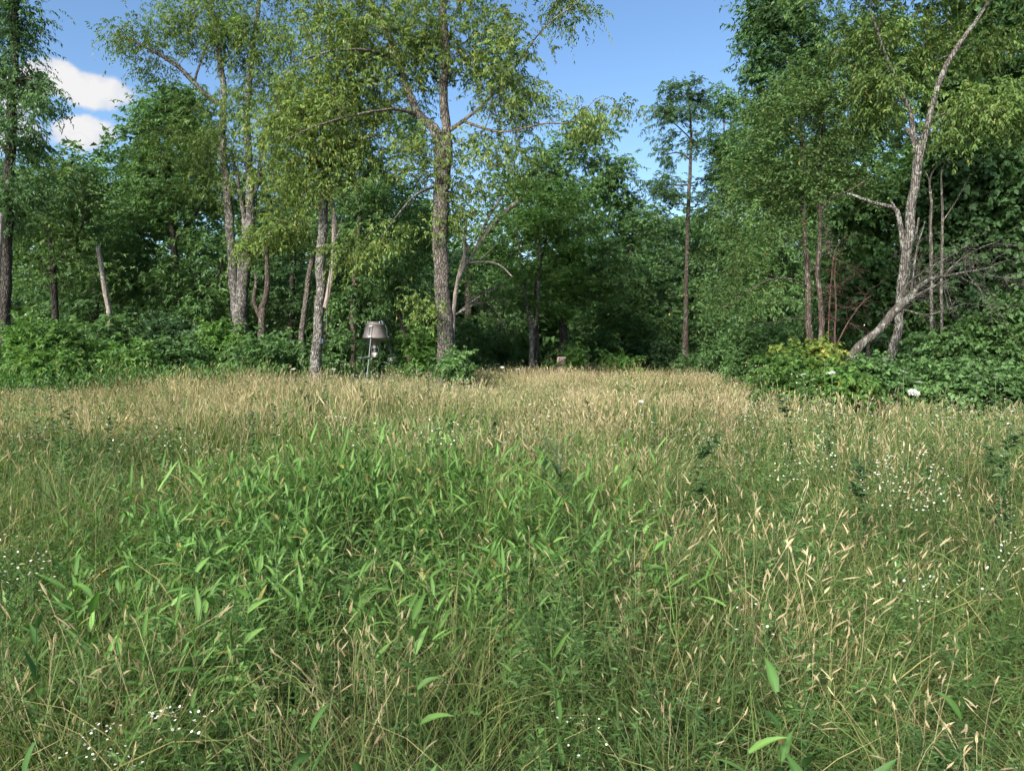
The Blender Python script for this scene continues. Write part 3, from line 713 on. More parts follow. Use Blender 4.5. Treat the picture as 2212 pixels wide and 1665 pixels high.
dead_brush('fallen_trunk', 'leaning dead trunk with bare grey twigs propped across right bushes', 12.6,
           [(1828, 782, 10), (1860, 745, 9.5), (1900, 712, 9), (1935, 670, 9.5), (1965, 645, 8.5), (1985, 620, 5), (2010, 603, 3.8), (2040, 597, 3), (2085, 588, 2.2), (2120, 582, 1.5), (2150, 575, .9)], 78, 10, 95, B_DEADGREY, 9, .10, cat='dead tree',
           extra=[[(1960, 650, 4.1), (1995, 630, 3.4), (2025, 615, 2.7), (2050, 605, 1.7)], [(1965, 648, 2.7), (1972, 600, 2.3), (1980, 540, 1.8), (1998, 480, 1.1)],
                  [(2085, 588, 1.6), (2110, 618, 1.4), (2135, 650, 1.1), (2148, 675, 0.68)], [(2100, 585, 1.4), (2150, 598, 0.95), (2195, 602, 0.54)],
                  [(1950, 668, 2), (2000, 680, 1.6), (2050, 668, 1.1), (2085, 655, 0.61)], [(1940, 665, 2), (1955, 620, 1.6), (1990, 590, 1.2), (2040, 560, 0.95), (2090, 530, 0.61)],
                  [(1935, 670, 1.6), (1950, 640, 1.4), (1965, 590, 0.95), (1968, 560, 0.54)], [(2035, 598, 1.4), (2075, 560, 1.1), (2120, 535, 0.82), (2160, 520, 0.54)]])
for lab, st, ex in (('thin bare dead stem right of the big curving trunk, topped by crooked twigs', [(2012, 560, 3.4), (2010, 500, 3.2), (2012, 440, 3), (2008, 390, 2.4), (2020, 365, 1.8), (2038, 345, 1.4), (2060, 350, 1)], [[(2008, 392, 1.6), (2000, 372, 1.2)]]),
                    ('second bare dead stem beside the crooked-topped one, slightly further right', [(2034, 560, 3), (2036, 490, 2.8), (2034, 420, 2.4), (2034, 372, 1.6), (2042, 350, 1)], [[(2035, 480, 1.6), (2062, 440, 1.2), (2095, 380, .8)]])):
    root = tree('dead_tree', lab, 13.9, [[(st[0][0], 800, 3.6), (st[0][0], 660, 3.4)] + st] + ex, [], P_MID, B_DEADGREY, cat='dead tree', sides=7)

# ------------------------------------------------------------------ shrubs
def shrub(label, px, py, rx, ry, Y, pal, n=26, L=.1, W=.55, name='shrub', group=None, yellow=0.0, S=11, K=11, R=.32, droop=.35, seed=None, flat=.7):
    """leafy bush rooted on the ground, its crown centred at (px, py)"""
    c = at(px, py, Y)
    gy = HORIZON + EYE * F_PX / Y * 1.0
    stems = [[(px, min(gy, py + ry * .9), 1.6), (px - rx * .05, py + ry * .2, 1.3), (px, py - ry * .4, .7)],
             [(px - rx * .1, py + ry * .8, 1.2), (px - rx * .35, py, 1), (px - rx * .5, py - ry * .4, .6)],
             [(px + rx * .1, py + ry * .8, 1.2), (px + rx * .35, py, 1), (px + rx * .5, py - ry * .4, .6)]]
    low = at(px, py + ry, Y)[2]
    blobs = [(px, py, rx, ry, n)]
    if low > .3:
        k = (gy - py) * .5
        blobs.append((px, py + k, rx * .95, max(ry * .8, k), int(n * .7)))
    py += ry * .28; ry *= .8; blobs[0] = (px, py, rx, ry, n)
    rs = np.random.default_rng(hash_name(label) + 5)
    for q in range(5):                                  # ragged shoots standing out of the mound
        a = rs.uniform(-1, 1)
        blobs.append((px + a * rx * .9, py - ry * (1.05 - .45 * a * a) - rs.uniform(0, .25) * ry, rx * .10, ry * .16, 1))
    return tree(name, label, Y, stems, blobs, pal, B_DARK, group, 'shrub', R=R, S=S, K=K, L=L, W=W, droop=droop, yellow=yellow, seed=seed, foliage='foliage', twig=.7, flat=flat)

GL = 'shrubs along the left meadow edge'
for a in (('bright broad-leaved bush at the far left edge of the meadow', 40, 745, 70, 52, 17.5, P_BRIGHT, 44),
          ('bright leafy bush second from the left edge, with upright shoots', 150, 742, 65, 50, 18.0, P_BRIGHT, 40),
          ('low bright bush in front of the two left-edge bushes', 100, 790, 80, 30, 16.5, P_BRIGHT, 26),
          ('dark bush below the broken dead trunk', 240, 728, 60, 45, 21.0, P_MID, 26),
          ('grey-green bush with pale leaf tips near the left trunks', 345, 722, 70, 42, 22.5, P_BLUE, 28),
          ('low mid-green bush below the grey-green one', 370, 765, 75, 32, 19.5, P_MID, 28),
          ('leafy bush mounded at the foot of the multi-trunk tree', 490, 735, 48, 45, 20.5, P_BRIGHT, 30),
          ('dark rounded bush in front of the small crooked tree', 555, 768, 55, 36, 19.5, P_MID, 28),
          ('low bush between the small crooked tree and the solar-panel trunk', 620, 765, 42, 30, 20.5, P_MID, 18),
          ('low bright bush in front of the broken dead trunk', 265, 775, 70, 30, 18.0, P_BRIGHT, 26)):
    shrub(*a, group=GL, L=.13, R=.36)
GC = 'undergrowth bushes below the middle trees'
for a in (('dark bush right behind the slim solar-panel trunk', 722, 752, 34, 42, 21.5, P_MID, 18),
          ('bush with yellow-green sprig behind the feeder legs', 812, 762, 50, 36, 24.5, P_MID, 20),
          ('leafy bush between the feeder and the thick middle trunk', 905, 745, 34, 42, 21.0, P_BRIGHT, 16),
          ('creeper bush clothing the foot of the thick middle trunk', 980, 792, 18, 20, 17.8, P_MID, 7),
          ('dark bush right of the thick middle trunk', 1015, 735, 40, 46, 26.5, P_MID, 20),
          ('dark low bush under the grey dead branch', 1080, 735, 55, 46, 28.5, P_MID, 24),
          ('small bright upright bush beside the sawn stump', 1236, 772, 14, 20, 24.3, P_BRIGHT, 8),
          ('dark bush deep behind the sawn stump', 1275, 745, 48, 36, 30.0, P_MID, 20),
          ('low bright green patch of leaves at the meadow end right of the stump', 1335, 785, 40, 12, 25.0, P_BRIGHT, 14),
          ('dim bush in the dark opening of the wood', 1385, 755, 50, 30, 31.0, P_DARK, 20),
          ('dark bush left of the tall thin trunk', 1440, 762, 36, 28, 29.0, P_DARK, 16),
          ('dark glossy bush right of the tall thin trunk', 1530, 720, 45, 60, 27.0, P_MID, 26),
          ('mid-green bush below the leafy tree at the end of the meadow', 1575, 770, 45, 34, 22.0, P_MID, 20),
          ('low leafy bush at the meadow end near the tall thin trunk', 1500, 790, 40, 14, 24.5, P_MID, 14)):
    shrub(*a, group=GC, L=.13, R=.36)
GR = 'shrubs along the right meadow edge'
for a in (('green shrub left of the twin thin stems', 1640, 735, 60, 60, 17.0, P_MID, 36),
          ('yellowing thorny shrub around the foot of the twin stems', 1765, 790, 62, 42, 12.8, P_YEL, 36),
          ('yellow-green low shrub left of the twin stems, nearest the meadow', 1700, 815, 45, 32, 12.2, P_BRIGHT, 24),
          ('leafy shrub below the leaning dead trunk', 1870, 818, 55, 36, 12.3, P_MID, 32),
          ('dark shrub between the leaning dead trunk and the big curving trunk', 1960, 818, 60, 36, 12.9, P_MID, 30),
          ('broad-leaved maple sapling bush low on the right', 2060, 760, 70, 55, 13.2, P_MID, 40),
          ('dense maple bush against the right edge', 2170, 720, 70, 70, 13.0, P_MID, 46),
          ('lower dark bush at the right edge of the meadow', 2160, 830, 65, 40, 11.8, P_MID, 34),
          ('low dark bush in front of the broad-leaved saplings', 2050, 838, 60, 28, 11.8, P_MID, 26),
          ('small yellow-green bush in front of the twin stems', 1800, 838, 55, 24, 11.4, P_BRIGHT, 22)):
    shrub(*a, group=GR, L=.085, W=.65, R=.3, S=17, K=12, yellow=.02 if 'yellow' in a[0] else .004)

# ------------------------------------------------------------------ game feeder, solar panel, stump, post
def box(cx, cy, cz, sx, sy, sz):
    V = np.array([[x, y, z] for z in (-1, 1) for y in (-1, 1) for x in (-1, 1)], float) * [sx / 2, sy / 2, sz / 2] + [cx, cy, cz]
    F = np.array([[0, 2, 3, 1], [4, 5, 7, 6], [0, 1, 5, 4], [2, 6, 7, 3], [0, 4, 6, 2], [1, 3, 7, 5]])
    return V, F
def lathe(prof, n=32):
    prof = np.array(prof, float); th = np.linspace(0, 2 * math.pi, n, endpoint=False)
    V = np.stack([prof[:, 0][:, None] * np.cos(th), prof[:, 0][:, None] * np.sin(th), np.repeat(prof[:, 1][:, None], n, 1)], -1).reshape(-1, 3)
    i = np.arange(len(prof) - 1)[:, None] * n; j = np.arange(n); k = (j + 1) % n
    F = np.stack([i + j, i + k, i + n + k, i + n + j], -1).reshape(-1, 4)
    return V, F
def rot_to(V, d, o):
    """turn geometry built along +Z so that Z points along d, then move to o"""
    q = Vector((0, 0, 1)).rotation_difference(Vector(d)).to_matrix()
    return V @ np.array(q).T + o

def build_feeder():
    c = at(808, 800, 20.3)
    base = np.array([c[0], 20.3, 0])
    brown = plain_mat('feeder_brown_plastic', (0.185, 0.16, 0.15), 0.55, 0, .12)
    funnel = plain_mat('feeder_funnel_plastic', (0.14, 0.115, 0.10), 0.5, 0, .07)
    black = plain_mat('black_painted_steel', (0.018, 0.02, 0.02), 0.45, 0.2, .2)
    greysteel = plain_mat('grey_steel', (0.13, 0.14, 0.145), 0.5, .2, .1)
    galv = plain_mat('galvanised_sheet', (0.33, 0.38, 0.38), 0.4, .5, .12)
    white = plain_mat('white_plastic', (0.55, 0.53, 0.49), 0.5, 0, .05)
    tan = plain_mat('tan_control_box', (0.26, 0.24, 0.20), 0.5, 0, .08)
    dark_cell = plain_mat('solar_cells', (0.03, 0.042, 0.065), 0.45, 0, .2)
    t = thing('game_feeder', 'brown tripod game feeder with hopper and white-fronted motor box', 'feeder', base)
    tilt = math.radians(1.2)
    zb = 1.60
    hop = obj('hopper', mesh_from('hopper', [(*lathe([(.335, zb), (.34, zb + .012), (.335, zb + .03), (.252, zb + .345), (.258, zb + .352), (.258, zb + .372)], 40), None)], True), brown, t)
    obj('rim', mesh_from('rim', [(*lathe([(.262, zb + .35), (.268, zb + .352), (.268, zb + .385), (.15, zb + .395), (.0, zb + .397)], 40), None)]), brown, hop)
    obj('lid', mesh_from('lid', [(*lathe([(.17, zb + .39), (.172, zb + .435), (.165, zb + .446), (.0, zb + .45)], 32), None)]), brown, t, (-.03, 0, 0))
    for s in (-1, 1):
        obj('lid_latch', mesh_from('lid_latch', [(*box(-.03 + s * .165, -.06, zb + .43, .022, .04, .05), None)]), white, t)
    obj('funnel', mesh_from('funnel', [(*lathe([(.335, zb), (.30, zb - .02), (.07, zb - .17), (.055, zb - .185), (.055, zb - .2)], 40), None)], True), funnel, t)
    m = obj('motor_neck', mesh_from('motor_neck', [(*lathe([(.045, zb - .2), (.045, zb - .235), (.06, zb - .24), (.06, zb - .30), (.03, zb - .305), (.03, zb - .37)], 24), None)], False), brown, t)
    obj('spinner_plate', mesh_from('spinner_plate', [(*lathe([(.0, zb - .372), (.075, zb - .372), (.075, zb - .378), (0, zb - .378)], 24), None)]), galv, m)
    tb = Tubes()
    tb.add(np.array([[.06, 0, zb - .2], [.105, 0, zb - .27], [.11, 0, zb - .4]]), [.006] * 3, 6); tb.add(np.array([[-.06, 0, zb - .27], [.11, 0, zb - .285]]), [.005] * 2, 6)
    tb.add(np.array([[-.07, 0, zb - .2], [-.09, 0, zb - .3], [-.085, 0, zb - .4]]), [.006] * 3, 6)
    obj('hanger_bracket', tb.mesh('hanger_bracket'), galv, m)
    bx = obj('control_box', mesh_from('control_box', [(*box(.0, 0, zb - .47, .125, .15, .14), None)]), tan, t); bx.rotation_euler = (0, 0, math.radians(38))
    obj('door_panel', mesh_from('door_panel', [(*box(0, -.077, zb - .47, .11, .004, .125), None)]), white, bx)
    obj('latch_slot', mesh_from('latch_slot', [(*box(0, -.081, zb - .47, .018, .004, .055), None)]), tan, bx)
    top_r, bot_r = .32, .78
    for k, (ang, mat) in enumerate(((146, black), (14, black), (262, greysteel))):
        a = math.radians(ang); u = np.array([math.cos(a), math.sin(a), 0])
        A = u * top_r + [0, 0, zb + .02]; B = u * bot_r + [0, 0, -.02]
        tb = Tubes(); tb.add(np.linspace(A, B, 5), [.017] * 5, 10)
        leg = obj('leg', tb.mesh('leg'), mat, t)
        z = .585 + .02 * k
        P = A + (B - A) * (zb + .02 - z - .45) / (zb + .04)
        V, F = lathe([(.0, .004), (.13, .004), (.135, 0), (.13, -.003), (0, -.003)], 28)
        d = unit((A - B) * .5 + np.array([0, 0, 1.0]))
        g = obj('varmint_guard', mesh_from('varmint_guard', [(rot_to(V, d, P), F, None)]), galv, leg)
    # bracket plates down the front of the hopper and along its right side
    for ang, mat, nm in ((258, greysteel, 'leg_bracket'), (14, greysteel, 'leg_bracket'), (146, greysteel, 'leg_bracket')):
        a = math.radians(ang); u = np.array([math.cos(a), math.sin(a), 0]); s = np.array([-math.sin(a), math.cos(a), 0])
        A = u * .347 + [0, 0, zb + .01]; B = u * .272 + [0, 0, zb + .35]
        parts = []
        for off in (-.035, .035):
            tb = Tubes(); tb.add(np.array([A + s * off, B + s * off]), [.008, .008], 6)
            parts.append(tb)
        for tb in parts: br = obj(nm, tb.mesh('bracket'), mat, t)
        for Pz, nm2 in ((A + [0, 0, .02], 'bracket_clip'), (B - [0, 0, .03], 'bracket_clip')):
            V, F = box(0, 0, 0, .02, .10, .042)
            cz, sz = math.cos(a), math.sin(a)
            V = V @ np.array([[cz, sz, 0], [-sz, cz, 0], [0, 0, 1]]) + Pz + u * .01
            obj(nm2, mesh_from('bracket_clip', [(V, F, None)]), white, t)
    # small solar panel on its arm at the hopper's right shoulder
    pn = obj('solar_panel', mesh_from('panel', [(*box(0, 0, 0, .012, .14, .13), None)]), galv, t, (.245, -.06, zb + .43)); pn.rotation_euler = (0, math.radians(-38), math.radians(-25))
    obj('solar_cell', mesh_from('cell', [(*box(.0085, 0, 0, .004, .12, .11), None)]), dark_cell, pn)
    tb = Tubes(); tb.add(np.array([[.2, -.04, zb + .36], [.26, -.06, zb + .37], [.27, -.06, zb + .40]]), [.007] * 3, 6)
    tb.add(np.array([[.29, -.07, zb + .37], [.335, -.05, zb + .25], [.345, -.04, zb + .1], [.35, -.02, zb - .02]]), [.005] * 4, 5)
    obj('cable', tb.mesh('cable'), galv, t)
    t.rotation_euler = (0, tilt, 0)

    # panel strapped to the slim trunk
    p = at(695, 737, 18.82)
    sp = thing('solar_panel', 'small dark solar panel strapped to the slim lichen-spotted trunk', 'solar panel', p)
    fr = obj('frame', mesh_from('frame', [(*box(0, 0, 0, .135, .014, .13), None)]), greysteel, sp)
    for i in range(2):
        for j in range(3):
            obj('cell', mesh_from('cell', [(*box(-.028 + .056 * i, -.008, -.037 + .037 * j, .05, .004, .033), None)]), dark_cell, fr)
    tb = Tubes(); tb.add(np.array([[0, .01, 0], [-.04, .07, -.02], [-.1, .1, -.02]]), [.008] * 3, 6)
    obj('mount_arm', tb.mesh('mount_arm'), black, sp)
    tb = Tubes(); th = np.linspace(0, 2 * math.pi, 25)
    tb.add(np.stack([-.105 + .15 * np.cos(th), .17 + .15 * np.sin(th), np.full(25, -.02)], -1), [.004] * 25, 5)
    obj('strap', tb.mesh('strap'), black, sp)
    sp.rotation_euler = (math.radians(-18), math.radians(4), math.radians(16))
build_feeder()

def build_stump():
    rng = np.random.default_rng(4)
    Y = 24.0; c = at(1213, 785, Y); zt = at(1213, 770, Y)[2]
    n = 28; th = np.linspace(0, 2 * math.pi, n, endpoint=False)
    lob = 1 + .10 * np.sin(2 * th + .6) + .07 * np.sin(5 * th) + .04 * rng.normal(size=n)
    rings = []
    for z, r in ((-.05, .19), (.1, .165), (.4, .145), (.7, .142), (zt - .05, .14), (zt - .01, .135)):
        rr = r * lob * (1 + .03 * rng.normal(size=n))
        rings.append(np.stack([rr * np.cos(th), rr * np.sin(th), np.full(n, z) + (.05 * (np.cos(th + 1) > .4) * -1 if z > .8 else 0)], -1))
    V = np.concatenate(rings + [np.array([[0, 0, zt - .02]])])
    F4 = []
    for i in range(len(rings) - 1):
        j = np.arange(n); k = (j + 1) % n
        F4.append(np.stack([i * n + j, i * n + k, (i + 1) * n + k, (i + 1) * n + j], -1))
    b = (len(rings) - 1) * n; j = np.arange(n); k = (j + 1) % n
    body = bark_mat('weathered_stump_wood', (0.16, 0.085, 0.06), (0.62, 0.43, 0.34), (0.7, 0.58, 0.5), .5, .55, .3)
    t = thing('tree_stump', 'pinkish-tan weathered sawn stump at the far end of the meadow', 'stump', (c[0], Y, 0))
    obj('trunk', mesh_from('stump', [(V[:-1], np.concatenate(F4), None)], True), body, t)
    top = np.concatenate([rings[-1], [[0, 0, zt - .012]]])
    obj('cut_face', mesh_from('cut_face', [(top, np.stack([j, k, np.full(n, n)], -1), None)]), plain_mat('sawn_wood', (0.6, 0.44, 0.36), .8, 0, .2, 20), t)
build_stump()
def build_post():
    Y = 29.0; c = at(707, 0, Y)
    x = at(1269, 760, Y)[0]; z = at(1269, 752, Y)[2]
    p = obj('fence_post', mesh_from('post', [(*lathe([(.055, -.1), (.055, z - .02), (.045, z), (0, z + .005)], 10), None)]), bark_mat('weathered_post', (.12, .11, .1), (.3, .28, .26), None, 0, .6, .2), None, (x, Y, 0))
    tag(p, 'short grey weathered post in the dark behind the stump', 'post')
build_post()

# ------------------------------------------------------------------ meadow plants
def ribbon(P, side, w, c0, c1, fold=None):
    """P (N,K,3) centre lines, side (N,3) or (N,K,3), w (N,K) widths, c0/c1 (N,3) colours base->tip"""
    N, K = P.shape[:2]
    if side.ndim == 2: side = np.repeat(side[:, None], K, 1)
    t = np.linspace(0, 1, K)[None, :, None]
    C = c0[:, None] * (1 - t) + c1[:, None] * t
    if fold is None:
        V = np.stack([P - side * w[..., None] / 2, P + side * w[..., None] / 2], 2)
        C = np.repeat(C[:, :, None], 2, 2); A = 2
    else:
        V = np.stack([P - side * w[..., None] / 2 + fold, P, P + side * w[..., None] / 2 + fold], 2)
        C = np.repeat(C[:, :, None], 3, 2).copy(); C[:, :, 1] *= 1.4; C[:, :, 0] *= .94; A = 3
    b = (np.arange(N) * K * A)[:, None, None] + (np.arange(K - 1) * A)[None, :, None]
    F = []
    for q in range(A - 1):
        F.append(np.stack([b + q, b + q + 1, b + A + q + 1, b + A + q], -1).reshape(-1, 4))
    return V.reshape(-1, 3), np.concatenate(F), C.reshape(-1, 3)

def arcs(N, K, rng, radius, L, lean, curve, base=None):
    """curved blade centre lines growing from a patch"""
    if base is None:
        r = radius * np.sqrt(rng.uniform(0, 1, N)); a = rng.uniform(0, 6.283, N)
        base = np.stack([r * np.cos(a), r * np.sin(a), np.zeros(N)], -1)
    az = rng.uniform(0, 6.283, N)
    d = np.stack([np.cos(az), np.sin(az), np.zeros(N)], -1)
    t = np.linspace(0, 1, K)[None, :, None]
    L = L[:, None, None]; lean = lean[:, None, None]; curve = curve[:, None, None]
    hor = d[:, None] * L * (lean * t + curve * t * t)
    z = L * t * np.sqrt(np.clip(1 - (lean + curve * t * .75) ** 2 * .75, .05, 1)) - L * curve * .35 * t ** 3
    P = base[:, None] + hor + np.array([0, 0, 1.0]) * z
    P = P + np.cumsum(rng.normal(size=P.shape) * .004, 1)
    sd = np.stack([-np.sin(az), np.cos(az), np.zeros(N)], -1)
    return P, unit(sd + rng.normal(size=(N, 3)) * .45), az

def cols(rng, N, a, b, j=.18):
    u = rng.uniform(0, 1, (N, 1))
    return (np.array(a) * (1 - u) + np.array(b) * u) * rng.uniform(1 - j, 1 + j, (N, 1))

G1, G2 = (0.082, 0.144, 0.036), (0.166, 0.222, 0.066)
D1, D2 = (0.36, 0.28, 0.155), (0.56, 0.475, 0.30)
STRAW1, STRAW2 = (0.22, 0.20, 0.075), (0.40, 0.35, 0.15)

def proto_grass(rng, n=85, h=(.35, .72), w=.0045, radius=.26, a=G1, b=G2, curve=(.1, .75), dry=.10):
    P, sd, az = arcs(n, 5, rng, radius, rng.uniform(*h, n), rng.uniform(.02, .35, n), rng.uniform(*curve, n))
    wd = w * rng.uniform(.6, 1.4, (n, 1)) * np.array([.8, 1, .9, .6, .12])[None]
    c = cols(rng, n, a, b); m = rng.uniform(size=n) < dry
    c[m] = cols(rng, m.sum(), STRAW1, STRAW2)
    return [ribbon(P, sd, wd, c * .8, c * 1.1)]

def seed_heads(rng, tips, dirs, length, width, a, b, M=7):
    """fluffy spindle panicles: three crossing ribbons plus side spikelets"""
    N = len(tips); out = []
    K = 5; t = np.linspace(0, 1, K)[None, :, None]
    bend = unit(rng.normal(size=(N, 3)) * [1, 1, .2])
    P = tips[:, None] + dirs[:, None] * length[:, None, None] * t + bend[:, None] * length[:, None, None] * .25 * t * t
    c = cols(rng, N, a, b)
    prof = np.array([.35, .9, 1, .7, .1])[None] * width[:, None]
    s1 = unit(np.cross(dirs, rng.normal(size=(N, 3)))); s2 = unit(np.cross(dirs, s1))
    for s in (s1, s2):
        out.append(ribbon(P, s, prof, c * .9, c * 1.1))
    i = np.repeat(np.arange(N), M); tt = rng.uniform(.05, .95, N * M)
    p0 = tips[i] + dirs[i] * (length[i] * tt)[:, None] + bend[i] * (length[i] * .25 * tt ** 2)[:, None]
    d2 = unit(dirs[i] * .9 + rng.normal(size=(N * M, 3)) * .6)
    ln = length[i] * rng.uniform(.14, .3, N * M) * (1.15 - tt)
    P2 = np.stack([p0, p0 + d2 * ln[:, None] * .5, p0 + d2 * ln[:, None]], 1)
    w2 = np.stack([width[i] * .25, width[i] * .4, width[i] * .05], 1)
    out.append(ribbon(P2, unit(np.cross(d2, rng.normal(size=(N * M, 3)))), w2, c[i], c[i] * 1.15))
    return out

def proto_dry(rng, n=26, h=(.5, .88), radius=.24, a=D1, b=D2, leafy=16, K=6, M=7, sw=.0022, hs=1.0):
    L = rng.uniform(*h, n)
    P, sd, az = arcs(n, K, rng, radius, L, rng.uniform(.0, .28, n), rng.uniform(.0, .35, n))
    c0 = cols(rng, n, STRAW1, STRAW2); c1 = cols(rng, n, a, b)
    wd = np.full((n, K), sw) * np.linspace(1.2, .7, K)[None]
    parts = [ribbon(P, sd, wd, c0, c1)]
    dirs = unit(P[:, -1] - P[:, -2])
    parts += seed_heads(rng, P[:, -1], dirs, rng.uniform(.035, .075, n) * hs, rng.uniform(.006, .010, n) * hs, a, b, M)
    if leafy: parts += proto_grass(rng, leafy, (.2, .5), .004, radius, STRAW1, G2, dry=.5)
    return parts

def lance(rng, N, base, d, L, W, c, droop=.35, K=5, roll=.5):
    """broad lanceolate leaves with a folded midrib"""
    t = np.linspace(0, 1, K)[None, :, None]
    P = base[:, None] + d[:, None] * L[:, None, None] * t + np.array([0, 0, -1.0]) * (droop * L)[:, None, None] * t * t
    tang = unit(d[:, None] + np.array([0, 0, -2.0]) * droop[:, None, None] * t if not np.isscalar(droop) else d[:, None])
    up = unit(np.array([0, 0, 1.0]) + rng.normal(size=(N, 1, 3)) * roll)
    s = unit(np.cross(tang, np.repeat(up, K, 1)))
    nrm = np.cross(s, tang)
    prof = np.interp(np.linspace(0, 1, K), [0, .12, .35, .7, 1], [.5, .92, 1, .5, .0])
    w = W[:, None] * prof[None]
    return ribbon(P, s, w, c * .92, c * 1.05, fold=nrm * (w * .16)[..., None])

T1, T2 = (0.080, 0.165, 0.038), (0.130, 0.235, 0.056)
def deertongue_parts(rng, h=.6, nl=8, L=.155, W=.020, a=T1, b=T2):
    """upright stem with alternate broad leaves -> (stem ribbons, leaf ribbons one by one)"""
    lean = rng.uniform(-.12, .12, 2)
    t = np.linspace(0, 1, 6)
    st = np.stack([lean[0] * t * h, lean[1] * t * h, t * h], -1)[None]
    cc = cols(rng, 1, a, b)
    stem = ribbon(st, unit(rng.normal(size=(1, 3)) * [1, 1, 0]), np.full((1, 6), .0035), cc * .8, cc)
    leaves = []
    az = rng.uniform(0, 6.28)
    for i in range(nl):
        f = .22 + .78 * i / (nl - 1)
        az += math.pi + rng.uniform(-.7, .7)
        el = rng.uniform(.45, 1.1) + (.3 if i == nl - 1 else 0)
        d = np.array([[math.cos(az) * math.cos(el), math.sin(az) * math.cos(el), math.sin(el)]])
        b0 = np.array([[lean[0] * f * h, lean[1] * f * h, f * h]])
        leaves.append(lance(rng, 1, b0, d, np.array([L * rng.uniform(.7, 1.15)]), np.array([W * rng.uniform(.75, 1.2)]), cols(rng, 1, a, b) if rng.uniform() > .07 else cols(rng, 1, (.2, .2, .05), (.3, .23, .1)), np.array([rng.uniform(.1, .5)]), 5, .35))
    return stem, leaves
def proto_deertongue(rng, n=4, radius=.16, h=(.42, .68), **kw):
    parts = []
    for k in range(n):
        s, l = deertongue_parts(rng, rng.uniform(*h), rng.integers(6, 9), **kw)
        o = np.array([*(rng.normal(size=2) * radius * .7), 0])
        parts += [(V + o, F, C) for V, F, C in [s] + l]
    return parts
def proto_forb(rng, n=7, radius=.2, h=(.45, .78), L=.032, W=.011, a=(0.06, 0.12, 0.036), b=(0.10, 0.172, 0.052), per=34, droop=.25):
    """branching stems with many small leaves"""
    parts = []
    for k in range(n):
        hh = rng.uniform(*h); lean = rng.normal(size=2) * .22
        o = np.array([*(rng.normal(size=2) * radius * .6), 0])
        t = np.linspace(0, 1, 6)
        st = (np.stack([lean[0] * t * t * hh, lean[1] * t * t * hh, t * hh], -1) + o)[None]
        c = cols(rng, 1, a, b)
        parts.append(ribbon(st, unit(rng.normal(size=(1, 3)) * [1, 1, 0]), np.full((1, 6), .003), c, c))
        f = rng.uniform(.12, 1, per); az = rng.uniform(0, 6.28, per); el = rng.uniform(0, .9, per)
        d = np.stack([np.cos(az) * np.cos(el), np.sin(az) * np.cos(el), np.sin(el)], -1)
        b0 = np.stack([lean[0] * f * f * hh, lean[1] * f * f * hh, f * hh], -1) + o + d * rng.uniform(0, .07, (per, 1)) * (1.2 - f)[:, None]
        parts.append(lance(rng, per, b0, d, L * rng.uniform(.6, 1.3, per), W * rng.uniform(.7, 1.3, per), cols(rng, per, a, b), np.full(per, droop), 3, .5))
    return parts

def scatter(name, label, protos, pts, rot, scl, idx, mat):
    """one stuff object: plants set on points by geometry nodes"""
    n = len(pts)
    me = bpy.data.meshes.new(name)
    me.vertices.add(n); me.vertices.foreach_set('co', np.asarray(pts, np.float32).ravel())
    for an, ty, arr in (('rot', 'FLOAT_VECTOR', rot), ('scl', 'FLOAT_VECTOR', scl), ('idx', 'INT', idx)):
        a_ = me.attributes.new(an, ty, 'POINT')
        a_.data.foreach_set('vector' if ty != 'INT' else 'value', np.asarray(arr, np.float32 if ty != 'INT' else np.int32).ravel())
    o = obj(name, me, mat)
    ng = bpy.data.node_groups.new(name, 'GeometryNodeTree')
    ng.interface.new_socket('Geometry', in_out='INPUT', socket_type='NodeSocketGeometry')
    ng.interface.new_socket('Geometry', in_out='OUTPUT', socket_type='NodeSocketGeometry')
    N, Lk = ng.nodes, ng.links
    gi, go = N.new('NodeGroupInput'), N.new('NodeGroupOutput')
    iop = N.new('GeometryNodeInstanceOnPoints')
    jn = N.new('GeometryNodeJoinGeometry')
    for parts in reversed(protos):                       # the newest link comes first in the joined list
        pm = mesh_from(name + '_plant', parts); pm.materials.append(mat)
        po = bpy.data.objects.new(name + '_plant', pm)
        oi = N.new('GeometryNodeObjectInfo'); oi.inputs['Object'].default_value = po; oi.inputs['As Instance'].default_value = False
        g2i = N.new('GeometryNodeGeometryToInstance')
        Lk.new(oi.outputs['Geometry'], g2i.inputs[0]); Lk.new(g2i.outputs[0], jn.inputs[0])
    iop.inputs['Pick Instance'].default_value = True
    def na(an, ty):
        x = N.new('GeometryNodeInputNamedAttribute'); x.data_type = ty; x.inputs['Name'].default_value = an; return x.outputs[0]
    Lk.new(gi.outputs[0], iop.inputs['Points']); Lk.new(jn.outputs[0], iop.inputs['Instance'])
    Lk.new(na('idx', 'INT'), iop.inputs['Instance Index'])
    e2r = N.new('FunctionNodeEulerToRotation'); Lk.new(na('rot', 'FLOAT_VECTOR'), e2r.inputs[0])
    Lk.new(e2r.outputs[0], iop.inputs['Rotation']); Lk.new(na('scl', 'FLOAT_VECTOR'), iop.inputs['Scale'])
    Lk.new(iop.outputs[0], go.inputs[0])
    md = o.modifiers.new('plants', 'NODES'); md.node_group = ng
    tag(o, label, 'grass', None, 'stuff')
    return o

def vnoise(x, y, s, seed):
    r = np.random.default_rng(seed); v = 0
    for k in range(6):
        a = r.uniform(0, 6.28); f = s * r.uniform(.6, 1.7)
        v = v + np.sin((x * math.cos(a) + y * math.sin(a)) * f + r.uniform(0, 6.28))
    return .5 + v / 6.5

def sstep(a, b, x):
    t = np.clip((x - a) / (b - a), 0, 1); return t * t * (3 - 2 * t)

